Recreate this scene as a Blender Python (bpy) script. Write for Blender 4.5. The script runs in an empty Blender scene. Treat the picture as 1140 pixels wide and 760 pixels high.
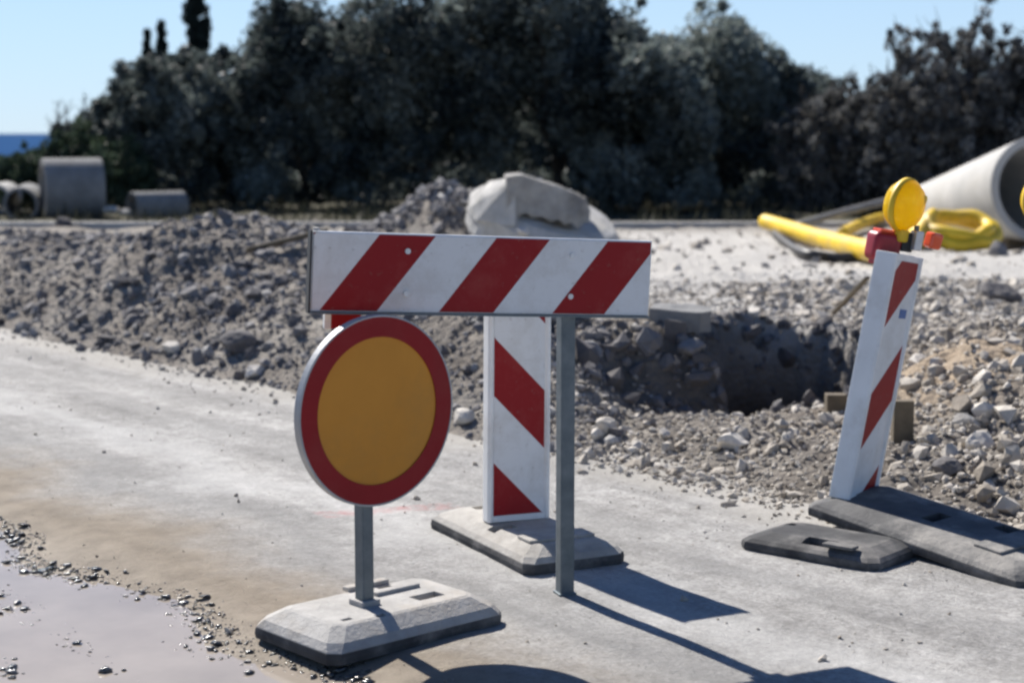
import bpy, bmesh, math
import numpy as np
from mathutils import Vector, Matrix

RNG = np.random.default_rng(7)
SC = bpy.context.scene
COL = SC.collection
R = math.radians

# ------------------------------------------------------------------ camera model
F_PX, W_PX, H0, CAM_H = 1900.0, 1140.0, 148.0, 1.5
PITCH = math.atan((380 - H0) / F_PX)
def ray(px, py):
    a, b = (px - 570) / F_PX, (380 - py) / F_PX
    return np.array([a, math.cos(PITCH) + b * math.sin(PITCH), -math.sin(PITCH) + b * math.cos(PITCH)])
def G(px, py, z=0.0):
    d = ray(px, py); k = (z - CAM_H) / d[2]
    return Vector((d[0] * k, d[1] * k, z))
def P(px, py, Y):
    d = ray(px, py); k = Y / d[1]
    return Vector((d[0] * k, Y, CAM_H + d[2] * k))

# ------------------------------------------------------------------ object helpers
def tag(o, label=None, cat=None, group=None, kind=None):
    if label: o['label'] = label
    if cat: o['category'] = cat
    if group: o['group'] = group
    if kind: o['kind'] = kind
    return o
def thing(name, label, cat, loc=(0, 0, 0), rotz=0.0, group=None):
    o = bpy.data.objects.new(name, None); COL.objects.link(o)
    o.empty_display_size = 0.2
    o.location = loc; o.rotation_euler = (0, 0, rotz)
    return tag(o, label, cat, group)
def obj(name, bm, m, parent=None, smooth=False, bevel=0.0, seg=2):
    if bevel > 0:
        es = [e for e in bm.edges if len(e.link_faces) == 2 and e.calc_face_angle(0) > 0.6]
        if es: bmesh.ops.bevel(bm, geom=es, offset=bevel, segments=seg, affect='EDGES', profile=0.6, clamp_overlap=True)
    me = bpy.data.meshes.new(name); bm.to_mesh(me); bm.free()
    for f in me.polygons: f.use_smooth = smooth
    if m: me.materials.append(m)
    o = bpy.data.objects.new(name, me); COL.objects.link(o)
    if parent: o.parent = parent
    return o
def np_mesh(name, V, Fc, m, smooth=False, attr=None):
    """V (n,3), Fc (k,3) or (k,4)"""
    me = bpy.data.meshes.new(name)
    n, k, w = len(V), len(Fc), Fc.shape[1]
    me.vertices.add(n); me.vertices.foreach_set('co', np.ascontiguousarray(V, dtype=np.float32).ravel())
    me.loops.add(k * w); me.loops.foreach_set('vertex_index', np.ascontiguousarray(Fc, dtype=np.int32).ravel())
    me.polygons.add(k)
    me.polygons.foreach_set('loop_start', np.arange(k, dtype=np.int32) * w)
    me.polygons.foreach_set('use_smooth', np.full(k, smooth, dtype=bool))
    if attr is not None:
        a = me.attributes.new('tone', 'FLOAT', 'POINT'); a.data.foreach_set('value', attr.astype(np.float32))
    me.update(calc_edges=True)
    if m: me.materials.append(m)
    o = bpy.data.objects.new(name, me); COL.objects.link(o)
    return o
def add_box(bm, c, s, rot=None):
    M = Matrix.Translation(c) @ (rot.to_4x4() if rot else Matrix()) @ Matrix.Diagonal((s[0], s[1], s[2], 1))
    return bmesh.ops.create_cube(bm, size=1.0, matrix=M)['verts']
def add_cyl(bm, a, b, r1, r2=None, n=24, caps=True):
    a, b = Vector(a), Vector(b); d = b - a
    q = d.to_track_quat('Z', 'Y').to_matrix().to_4x4()
    M = Matrix.Translation((a + b) / 2) @ q
    bmesh.ops.create_cone(bm, cap_ends=caps, cap_tris=False, segments=n, radius1=r1, radius2=r1 if r2 is None else r2, depth=d.length, matrix=M)
def add_prism(bm, pts, z0, z1, M=None):
    """polygon in xy extruded from z0 to z1"""
    M = M or Matrix()
    a = [bm.verts.new(M @ Vector((x, y, z0))) for x, y in pts]
    b = [bm.verts.new(M @ Vector((x, y, z1))) for x, y in pts]
    n = len(pts)
    bm.faces.new(a[::-1]); bm.faces.new(b)
    for i in range(n): bm.faces.new((a[i], a[(i + 1) % n], b[(i + 1) % n], b[i]))
def smooth_path(pts, n=8):
    pts = [Vector(p) for p in pts]; out = []
    for i in range(len(pts) - 1):
        p0 = pts[max(i - 1, 0)]; p1 = pts[i]; p2 = pts[i + 1]; p3 = pts[min(i + 2, len(pts) - 1)]
        for k in range(n):
            t = k / n
            out.append(0.5 * ((2 * p1) + (p2 - p0) * t + (2 * p0 - 5 * p1 + 4 * p2 - p3) * t * t + (3 * p1 - p0 - 3 * p2 + p3) * t ** 3))
    out.append(pts[-1]); return out
def add_tube(bm, path, rad, n=14, caps=True):
    path = [Vector(p) for p in path]; rings = []
    up = Vector((0, 0, 1)); prev = None
    for i, p in enumerate(path):
        t = (path[min(i + 1, len(path) - 1)] - path[max(i - 1, 0)]).normalized()
        if prev is None:
            x = t.cross(up)
            if x.length < 1e-3: x = t.cross(Vector((1, 0, 0)))
        else: x = prev - t * prev.dot(t)
        x.normalize(); prev = x; y = t.cross(x)
        r = rad(i / (len(path) - 1)) if callable(rad) else rad
        rings.append([bm.verts.new(p + (x * math.cos(2 * math.pi * k / n) + y * math.sin(2 * math.pi * k / n)) * r) for k in range(n)])
    for a, b in zip(rings, rings[1:]):
        for k in range(n): bm.faces.new((a[k], a[(k + 1) % n], b[(k + 1) % n], b[k]))
    if caps: bm.faces.new(rings[0][::-1]); bm.faces.new(rings[-1])
def add_lathe(bm, prof, M, n=48, closed=False):
    """profile list of (r, z) revolved about z; closed joins last to first"""
    rings = []
    for r, z in prof:
        rings.append([bm.verts.new(M @ Vector((r * math.cos(2 * math.pi * k / n), r * math.sin(2 * math.pi * k / n), z))) for k in range(n)])
    pairs = list(zip(rings, rings[1:]))
    if closed: pairs.append((rings[-1], rings[0]))
    for a, b in pairs:
        for k in range(n): bm.faces.new((a[k], a[(k + 1) % n], b[(k + 1) % n], b[k]))
    if not closed:
        if prof[0][0] > 1e-5: bm.faces.new(rings[0][::-1])
        if prof[-1][0] > 1e-5: bm.faces.new(rings[-1])

def roughen(bm, amp, f, cuts=3):
    bmesh.ops.subdivide_edges(bm, edges=bm.edges[:], cuts=cuts, use_grid_fill=True)
    bm.normal_update()
    for v in bm.verts:
        a = np.array([v.co.x * f + v.co.z * 0.7 * f]); b = np.array([v.co.y * f - v.co.z * 0.9 * f])
        v.co += v.normal * amp * float(fbm(a, b, 1.0, 3, 15)[0])
# ------------------------------------------------------------------ noise
def _hash(ix, iy, seed):
    h = (ix.astype(np.int64) * 374761393 + iy.astype(np.int64) * 668265263 + seed * 974634777) & 0x7fffffff
    h = ((h ^ (h >> 13)) * 1274126177) & 0x7fffffff
    h = h ^ (h >> 16)
    return (h & 0xffff) / 65535.0
def vnoise(x, y, seed=0):
    ix, iy = np.floor(x), np.floor(y); fx, fy = x - ix, y - iy
    fx = fx * fx * (3 - 2 * fx); fy = fy * fy * (3 - 2 * fy)
    a = _hash(ix, iy, seed); b = _hash(ix + 1, iy, seed); c = _hash(ix, iy + 1, seed); d = _hash(ix + 1, iy + 1, seed)
    return (a * (1 - fx) + b * fx) * (1 - fy) + (c * (1 - fx) + d * fx) * fy - 0.5
def fbm(x, y, f0, octs, seed=0, gain=0.5):
    s, a, f = 0, 1.0, f0
    for o in range(octs):
        s = s + a * vnoise(x * f + 13.7 * o, y * f - 7.3 * o, seed + o); a *= gain; f *= 2.03
    return s
def sstep(a, b, x):
    t = np.clip((x - a) / (b - a), 0, 1); return t * t * (3 - 2 * t)

# ------------------------------------------------------------------ materials
def new_mat(name):
    m = bpy.data.materials.new(name); m.use_nodes = True
    nt = m.node_tree; return m, nt, nt.nodes['Principled BSDF']
def N(nt, typ, **kw):
    n = nt.nodes.new(typ)
    for k, v in kw.items():
        if k.startswith('i_'): n.inputs[k[2:].replace('_', ' ')].default_value = v
        else: setattr(n, k, v)
    return n
def ramp(nt, src, stops):
    r = nt.nodes.new('ShaderNodeValToRGB'); e = r.color_ramp.elements
    e[0].position, e[0].color = stops[0][0], (*stops[0][1], 1)
    e[1].position, e[1].color = stops[-1][0], (*stops[-1][1], 1)
    for p, c in stops[1:-1]:
        x = e.new(p); x.color = (*c, 1)
    nt.links.new(src, r.inputs[0]); return r.outputs[0]
def noise_node(nt, vec, scale, detail=6, rough=0.6):
    n = N(nt, 'ShaderNodeTexNoise'); n.inputs['Scale'].default_value = scale; n.inputs['Detail'].default_value = detail; n.inputs['Roughness'].default_value = rough
    if vec is not None: nt.links.new(vec, n.inputs['Vector'])
    return n.outputs['Fac']
def mixc(nt, fac, a, b, mode='MIX'):
    m = N(nt, 'ShaderNodeMix', data_type='RGBA', blend_type=mode)
    for s, v in ((m.inputs[0], fac), (m.inputs[6], a), (m.inputs[7], b)):
        if hasattr(v, 'links'): nt.links.new(v, s)
        elif isinstance(v, (int, float)): s.default_value = v
        else: s.default_value = (*v, 1)
    return m.outputs[2]
def math_n(nt, op, a, b=None, c=None):
    m = N(nt, 'ShaderNodeMath', operation=op)
    for s, v in zip(m.inputs, (a, b, c)):
        if v is None: continue
        if hasattr(v, 'links'): nt.links.new(v, s)
        else: s.default_value = v
    return m.outputs[0]
def bump(nt, bs, h, strength=0.3, dist=0.01):
    b = N(nt, 'ShaderNodeBump'); b.inputs['Strength'].default_value = strength; b.inputs['Distance'].default_value = dist
    nt.links.new(h, b.inputs['Height']); nt.links.new(b.outputs[0], bs.inputs['Normal'])
def objcoord(nt):
    return N(nt, 'ShaderNodeTexCoord').outputs['Object']

def mat_worn(name, c1, c2, scale=8, rough=0.6, metallic=0.0, bstr=0.15, bdist=0.004, dirt=None, dirt_amt=0.5, spec=0.5):
    """two-tone mottled surface with optional dirt blotches and fine bump"""
    m, nt, bs = new_mat(name); v = objcoord(nt)
    n = noise_node(nt, v, scale)
    c = ramp(nt, n, [(0.3, c1), (0.7, c2)])
    if dirt:
        d = noise_node(nt, v, scale * 0.6, 8, 0.7)
        fac = math_n(nt, 'MULTIPLY', ramp(nt, d, [(0.48, (0, 0, 0)), (0.68, (1, 1, 1))]), dirt_amt)
        c = mixc(nt, fac, c, dirt)
    nt.links.new(c, bs.inputs['Base Color'])
    bs.inputs['Roughness'].default_value = rough; bs.inputs['Metallic'].default_value = metallic
    bs.inputs['Specular IOR Level'].default_value = spec
    if bstr: bump(nt, bs, noise_node(nt, v, scale * 9, 6, 0.7), bstr, bdist)
    return m

def mat_stripes(name, kx, kz, off, period, duty, red=(0.27, 0.008, 0.011), white=(0.72, 0.73, 0.73), axis_z=2):
    """diagonal red/white reflective sheeting in object space: value = kx*x + kz*z"""
    m, nt, bs = new_mat(name); v = objcoord(nt)
    sp = N(nt, 'ShaderNodeSeparateXYZ'); nt.links.new(v, sp.inputs[0])
    val = math_n(nt, 'ADD', math_n(nt, 'MULTIPLY', sp.outputs[0], kx), math_n(nt, 'MULTIPLY', sp.outputs[2], kz))
    fr = math_n(nt, 'FRACT', math_n(nt, 'DIVIDE', math_n(nt, 'SUBTRACT', val, off - 40 * period), period))
    isr = math_n(nt, 'LESS_THAN', fr, duty)
    grime = noise_node(nt, v, 6, 8, 0.7)
    w = mixc(nt, math_n(nt, 'MULTIPLY', ramp(nt, grime, [(0.46, (0, 0, 0)), (0.68, (1, 1, 1))]), 0.45), white, (0.45, 0.42, 0.37))
    scr = N(nt, 'ShaderNodeMapping'); scr.inputs['Scale'].default_value = (3, 3, 40); scr.inputs['Rotation'].default_value = (0, 0.5, 0); nt.links.new(v, scr.inputs[0])
    w = mixc(nt, math_n(nt, 'MULTIPLY', ramp(nt, noise_node(nt, scr.outputs[0], 3, 6, 0.7), [(0.60, (0, 0, 0)), (0.70, (1, 1, 1))]), 0.35), w, (0.40, 0.38, 0.35))
    rr = mixc(nt, math_n(nt, 'MULTIPLY', ramp(nt, grime, [(0.5, (0, 0, 0)), (0.8, (1, 1, 1))]), 0.4), red, (0.40, 0.10, 0.08))
    spl = ramp(nt, noise_node(nt, v, 45, 6, 0.7), [(0.60, (0, 0, 0)), (0.70, (0.35, 0.35, 0.35))])
    nt.links.new(mixc(nt, spl, mixc(nt, isr, w, rr), (0.20, 0.165, 0.13)), bs.inputs['Base Color'])
    bs.inputs['Roughness'].default_value = 0.5; bs.inputs['Specular IOR Level'].default_value = 0.25
    bump(nt, bs, noise_node(nt, v, 140, 2), 0.05, 0.001)
    return m

def mat_rock(name, stops, rough=0.85):
    m, nt, bs = new_mat(name); v = objcoord(nt)
    at = N(nt, 'ShaderNodeAttribute', attribute_name='tone')
    c = ramp(nt, at.outputs['Fac'], stops)
    n = noise_node(nt, v, 30, 6, 0.7)
    c = mixc(nt, 0.5, c, ramp(nt, n, [(0.3, (0.45, 0.45, 0.45)), (0.7, (1, 1, 1))]), 'MULTIPLY')
    nt.links.new(c, bs.inputs['Base Color']); bs.inputs['Roughness'].default_value = rough
    bs.inputs['Specular IOR Level'].default_value = 0.25
    bump(nt, bs, noise_node(nt, v, 90, 5, 0.7), 0.4, 0.01)
    return m

M_ = {}
M_['galv'] = mat_worn('galvanised_steel', (0.10, 0.125, 0.14), (0.17, 0.195, 0.215), 14, 0.48, 0.7, 0.05)
M_['white_plastic'] = mat_worn('white_plastic', (0.74, 0.74, 0.72), (0.84, 0.84, 0.82), 5, 0.45, 0, 0.03, 0.002, (0.42, 0.38, 0.32), 0.5)
M_['alu'] = mat_worn('aluminium', (0.55, 0.56, 0.57), (0.72, 0.73, 0.74), 9, 0.42, 0.5, 0.04)
M_['rubber'] = mat_worn('dusty_rubber', (0.29, 0.28, 0.265), (0.50, 0.485, 0.46), 7, 0.85, 0, 0.7, 0.008, (0.34, 0.30, 0.25), 0.75, 0.2)
M_['rubber_pale'] = mat_worn('pale_dusty_rubber', (0.28, 0.268, 0.245), (0.48, 0.455, 0.42), 7, 0.85, 0, 0.7, 0.008, (0.24, 0.225, 0.20), 0.7, 0.2)
M_['rubber_dark'] = mat_worn('dark_rubber', (0.04, 0.04, 0.042), (0.09, 0.09, 0.09), 7, 0.8, 0, 0.5, 0.005, (0.30, 0.28, 0.26), 0.6, 0.2)
M_['rubber_mid'] = mat_worn('scuffed_rubber', (0.06, 0.06, 0.063), (0.135, 0.133, 0.13), 6, 0.75, 0, 0.7, 0.008, (0.34, 0.32, 0.29), 0.8, 0.25)
M_['black'] = mat_worn('black_plastic', (0.012, 0.012, 0.014), (0.03, 0.03, 0.032), 8, 0.5, 0, 0.05)
M_['rim'] = mat_worn('dull_aluminium', (0.30, 0.31, 0.32), (0.42, 0.43, 0.44), 9, 0.5, 0.3, 0.04)
M_['ochre'] = mat_worn('ochre_sheeting', (0.56, 0.232, 0.026), (0.66, 0.282, 0.036), 3, 0.5, 0, 0.04, 0.001, (0.34, 0.19, 0.06), 0.4, 0.25)
M_['red_sheet'] = mat_worn('red_sheeting', (0.24, 0.008, 0.011), (0.29, 0.010, 0.014), 6, 0.5, 0, 0.03, 0.001, (0.30, 0.06, 0.05), 0.3, 0.22)
M_['yellow'] = mat_worn('yellow_plastic', (0.66, 0.42, 0.012), (0.82, 0.56, 0.03), 3, 0.5, 0, 0.15, 0.006, (0.42, 0.30, 0.10), 0.7)
M_['yellow_film'] = mat_worn('yellow_film', (0.80, 0.50, 0.005), (0.90, 0.60, 0.012), 4, 0.36, 0, 0.12, 0.01)
M_['lamp_red'] = mat_worn('lamp_red_plastic', (0.24, 0.008, 0.018), (0.33, 0.012, 0.022), 5, 0.4, 0, 0.0)
M_['lens_red'] = mat_worn('red_orange_lens', (0.80, 0.10, 0.04), (0.85, 0.15, 0.06), 5, 0.15, 0, 0.0)
M_['blue'] = mat_worn('blue_sticker', (0.02, 0.10, 0.32), (0.03, 0.12, 0.36), 5, 0.4, 0, 0.0)
M_['concrete'] = mat_worn('concrete', (0.38, 0.37, 0.35), (0.52, 0.51, 0.48), 3, 0.85, 0, 0.35, 0.01, (0.26, 0.25, 0.235), 0.5, 0.2)
M_['concrete_white'] = mat_worn('pale_concrete', (0.35, 0.345, 0.33), (0.48, 0.47, 0.45), 2.5, 0.8, 0, 0.25, 0.01, (0.40, 0.38, 0.34), 0.5, 0.2)
M_['concrete_pale'] = mat_worn('weathered_pale_concrete', (0.40, 0.39, 0.365), (0.60, 0.585, 0.555), 4, 0.9, 0, 0.7, 0.02, (0.25, 0.24, 0.22), 0.6, 0.2)
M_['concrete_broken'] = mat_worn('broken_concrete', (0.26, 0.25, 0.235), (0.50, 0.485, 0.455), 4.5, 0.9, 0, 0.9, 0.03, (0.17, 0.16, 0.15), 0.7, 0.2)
M_['concrete_dark'] = mat_worn('dark_concrete', (0.17, 0.17, 0.17), (0.27, 0.27, 0.265), 3, 0.9, 0, 0.35, 0.01, (0.12, 0.12, 0.12), 0.5, 0.2)
M_['wood'] = mat_worn('weathered_wood', (0.09, 0.07, 0.045), (0.17, 0.135, 0.09), 9, 0.85, 0, 0.4, 0.006)
M_['bark'] = mat_worn('bark', (0.05, 0.042, 0.035), (0.11, 0.095, 0.08), 9, 0.9, 0, 0.8, 0.03)
M_['rock_grey'] = mat_rock('grey_stone', [(0.0, (0.115, 0.107, 0.108)), (0.55, (0.235, 0.224, 0.222)), (1.0, (0.47, 0.455, 0.43))])
M_['rock_pale'] = mat_rock('pale_stone', [(0.0, (0.24, 0.205, 0.165)), (0.5, (0.45, 0.405, 0.345)), (1.0, (0.67, 0.625, 0.56))])
M_['rock_wet'] = mat_rock('wet_stone', [(0.0, (0.012, 0.014, 0.014)), (0.6, (0.05, 0.047, 0.043)), (1.0, (0.16, 0.15, 0.14))], 0.2)
M_['rock_wet'].node_tree.nodes['Principled BSDF'].inputs['Specular IOR Level'].default_value = 1.0

def mat_ground():
    m, nt, bs = new_mat('rubble_soil'); v = objcoord(nt)
    n1 = noise_node(nt, v, 0.9, 8, 0.65); n2 = noise_node(nt, v, 9, 8, 0.7)
    base = ramp(nt, n1, [(0.34, (0.165, 0.145, 0.125)), (0.5, (0.25, 0.226, 0.198)), (0.66, (0.335, 0.31, 0.275))])
    fine = ramp(nt, n2, [(0.3, (0.6, 0.6, 0.6)), (0.7, (1.1, 1.1, 1.1))])
    c = mixc(nt, 1.0, base, fine, 'MULTIPLY')
    # dark dug earth with painted pit shade, sandy patch, tree shade painted over far verge
    sp = N(nt, 'ShaderNodeSeparateXYZ'); nt.links.new(v, sp.inputs[0])
    at = N(nt, 'ShaderNodeAttribute', attribute_name='tone')
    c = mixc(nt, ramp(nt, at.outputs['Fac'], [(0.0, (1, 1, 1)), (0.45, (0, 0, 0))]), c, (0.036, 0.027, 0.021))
    c = mixc(nt, ramp(nt, at.outputs['Fac'], [(0.55, (0, 0, 0)), (1.0, (0.9, 0.9, 0.9))]), c, mixc(nt, fine, (0.22, 0.165, 0.115), (0.42, 0.335, 0.245)))
    fp = N(nt, 'ShaderNodeMath', operation='MULTIPLY'); fp.inputs[1].default_value = 0.8
    nt.links.new(N(nt, 'ShaderNodeAttribute', attribute_name='pale').outputs['Fac'], fp.inputs[0])
    c = mixc(nt, fp.outputs[0], c, mixc(nt, fine, (0.36, 0.345, 0.325), (0.56, 0.545, 0.515)))
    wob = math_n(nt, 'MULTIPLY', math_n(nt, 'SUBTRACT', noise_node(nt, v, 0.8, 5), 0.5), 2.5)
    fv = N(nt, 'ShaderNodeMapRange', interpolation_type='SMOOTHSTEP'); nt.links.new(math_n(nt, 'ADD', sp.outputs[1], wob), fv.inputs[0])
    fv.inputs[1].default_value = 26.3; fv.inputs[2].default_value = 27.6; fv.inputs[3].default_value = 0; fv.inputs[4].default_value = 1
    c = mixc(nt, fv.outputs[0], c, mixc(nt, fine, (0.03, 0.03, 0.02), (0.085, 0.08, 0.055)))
    nt.links.new(c, bs.inputs['Base Color']); bs.inputs['Roughness'].default_value = 0.95
    bs.inputs['Specular IOR Level'].default_value = 0.15
    vo = N(nt, 'ShaderNodeTexVoronoi'); vo.inputs['Scale'].default_value = 26; nt.links.new(v, vo.inputs['Vector'])
    h = math_n(nt, 'ADD', math_n(nt, 'MULTIPLY', vo.outputs['Distance'], -0.9), noise_node(nt, v, 22, 8, 0.75))
    bump(nt, bs, h, 0.8, 0.03)
    return m
M_['ground'] = mat_ground()

def mat_road():
    """dusty asphalt; local x runs along the road, local y across it"""
    m, nt, bs = new_mat('dusty_asphalt'); v = objcoord(nt)
    mp = N(nt, 'ShaderNodeMapping'); mp.inputs['Scale'].default_value = (0.35, 2.2, 1); nt.links.new(v, mp.inputs[0])
    streak = noise_node(nt, mp.outputs[0], 1.6, 8, 0.62)
    patch = noise_node(nt, v, 1.1, 9, 0.65); fine = noise_node(nt, v, 60, 6, 0.8)
    c = ramp(nt, streak, [(0.32, (0.31, 0.305, 0.298)), (0.5, (0.42, 0.413, 0.402)), (0.66, (0.52, 0.51, 0.495))])
    c = mixc(nt, 0.65, c, ramp(nt, patch, [(0.3, (0.6, 0.59, 0.58)), (0.65, (1.05, 1.05, 1.05))]), 'MULTIPLY')
    mid = noise_node(nt, v, 11, 9, 0.75)
    c = mixc(nt, 0.75, c, ramp(nt, mid, [(0.34, (0.58, 0.57, 0.555)), (0.60, (1.08, 1.075, 1.06))]), 'MULTIPLY')
    c = mixc(nt, 0.7, c, ramp(nt, fine, [(0.36, (0.45, 0.445, 0.435)), (0.62, (1.18, 1.18, 1.18))]), 'MULTIPLY')
    sp = N(nt, 'ShaderNodeSeparateXYZ'); nt.links.new(v, sp.inputs[0]); x, y = sp.outputs[0], sp.outputs[1]
    wob = math_n(nt, 'MULTIPLY', math_n(nt, 'SUBTRACT', noise_node(nt, v, 1.3, 7, 0.6), 0.5), 1.1)
    yy = math_n(nt, 'ADD', y, wob)
    # dark tyre-swept bands
    def band(cen, wid, amt, col, c):
        d = math_n(nt, 'ABSOLUTE', math_n(nt, 'SUBTRACT', yy, cen))
        f = N(nt, 'ShaderNodeMapRange', interpolation_type='SMOOTHSTEP'); nt.links.new(d, f.inputs[0])
        f.inputs[1].default_value = 0; f.inputs[2].default_value = wid; f.inputs[3].default_value = amt; f.inputs[4].default_value = 0
        return mixc(nt, f.outputs[0], c, col)
    c = band(3.30, 0.30, 0.55, (0.20, 0.197, 0.19), c)
    c = band(4.25, 0.22, 0.35, (0.22, 0.217, 0.21), c)
    c = band(3.72, 0.28, 0.45, (0.50, 0.495, 0.48), c)
    # tan dirt washed over the shoulder
    f = N(nt, 'ShaderNodeMapRange', interpolation_type='SMOOTHSTEP'); nt.links.new(yy, f.inputs[0])
    f.inputs[1].default_value = 2.72; f.inputs[2].default_value = 3.30; f.inputs[3].default_value = 0.95; f.inputs[4].default_value = 0
    tan = ramp(nt, noise_node(nt, v, 7, 8, 0.7), [(0.3, (0.165, 0.135, 0.10)), (0.7, (0.29, 0.245, 0.188))])
    c = mixc(nt, f.outputs[0], c, tan)
    # gravelly dust along the rubble edge
    f = N(nt, 'ShaderNodeMapRange', interpolation_type='SMOOTHSTEP'); nt.links.new(yy, f.inputs[0])
    f.inputs[1].default_value = 4.75; f.inputs[2].default_value = 5.15; f.inputs[3].default_value = 0; f.inputs[4].default_value = 0.7
    c = mixc(nt, f.outputs[0], c, (0.37, 0.35, 0.315))
    # faint red paint streak beside the closed lane
    px, py = -5.52, 3.83
    dx = math_n(nt, 'ABSOLUTE', math_n(nt, 'SUBTRACT', x, math_n(nt, 'ADD', px, math_n(nt, 'MULTIPLY', math_n(nt, 'SUBTRACT', y, py), 0.33))))
    dy = math_n(nt, 'ABSOLUTE', math_n(nt, 'SUBTRACT', y, py))
    inb = math_n(nt, 'MULTIPLY', math_n(nt, 'LESS_THAN', dx, 0.06), math_n(nt, 'LESS_THAN', dy, 0.27))
    sc = ramp(nt, noise_node(nt, v, 14, 6, 0.7), [(0.42, (0, 0, 0)), (0.62, (0.42, 0.42, 0.42))])
    c = mixc(nt, math_n(nt, 'MULTIPLY', inb, sc), c, (0.42, 0.10, 0.10))
    nt.links.new(c, bs.inputs['Base Color'])
    # damp near the puddle: smoother
    f = N(nt, 'ShaderNodeMapRange'); nt.links.new(y, f.inputs[0])
    f.inputs[1].default_value = 2.35; f.inputs[2].default_value = 2.75; f.inputs[3].default_value = 0.6; f.inputs[4].default_value = 0.9
    nt.links.new(f.outputs[0], bs.inputs['Roughness']); bs.inputs['Specular IOR Level'].default_value = 0.25
    h = math_n(nt, 'ADD', noise_node(nt, v, 90, 5, 0.8), math_n(nt, 'MULTIPLY', noise_node(nt, v, 14, 6, 0.7), 1.5))
    bump(nt, bs, h, 0.8, 0.009)
    return m
M_['road'] = mat_road()

def mat_water():
    m, nt, bs = new_mat('muddy_water'); v = objcoord(nt)
    c = ramp(nt, noise_node(nt, v, 1.5, 5), [(0.35, (0.27, 0.235, 0.195)), (0.65, (0.36, 0.315, 0.265))])
    nt.links.new(c, bs.inputs['Base Color']); bs.inputs['Roughness'].default_value = 0.04; bs.inputs['IOR'].default_value = 1.33
    return m
M_['water'] = mat_water()

def mat_leaf(name, dark, light, trans=0.25):
    m, nt, bs = new_mat(name)
    at = N(nt, 'ShaderNodeAttribute', attribute_name='tone')
    c = ramp(nt, at.outputs['Fac'], [(0.0, dark), (1.0, light)])
    nt.links.new(c, bs.inputs['Base Color']); bs.inputs['Roughness'].default_value = 0.6; bs.inputs['Specular IOR Level'].default_value = 0.25
    tr = N(nt, 'ShaderNodeBsdfTranslucent'); nt.links.new(c, tr.inputs[0])
    mx = N(nt, 'ShaderNodeMixShader'); mx.inputs[0].default_value = trans
    nt.links.new(bs.outputs[0], mx.inputs[1]); nt.links.new(tr.outputs[0], mx.inputs[2])
    nt.links.new(mx.outputs[0], nt.nodes['Material Output'].inputs[0])
    return m
M_['olive'] = mat_leaf('olive_leaf', (0.016, 0.024, 0.025), (0.225, 0.26, 0.24), 0.4)
M_['shrub'] = mat_leaf('shrub_leaf', (0.024, 0.026, 0.027), (0.27, 0.27, 0.26), 0.3)
M_['conifer'] = mat_leaf('conifer_needle', (0.010, 0.016, 0.014), (0.03, 0.042, 0.034), 0.08)
M_['green_shrub'] = mat_leaf('green_shrub_leaf', (0.026, 0.042, 0.028), (0.09, 0.125, 0.075))
M_['grass'] = mat_leaf('dry_grass', (0.02, 0.024, 0.016), (0.08, 0.08, 0.055))

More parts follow.
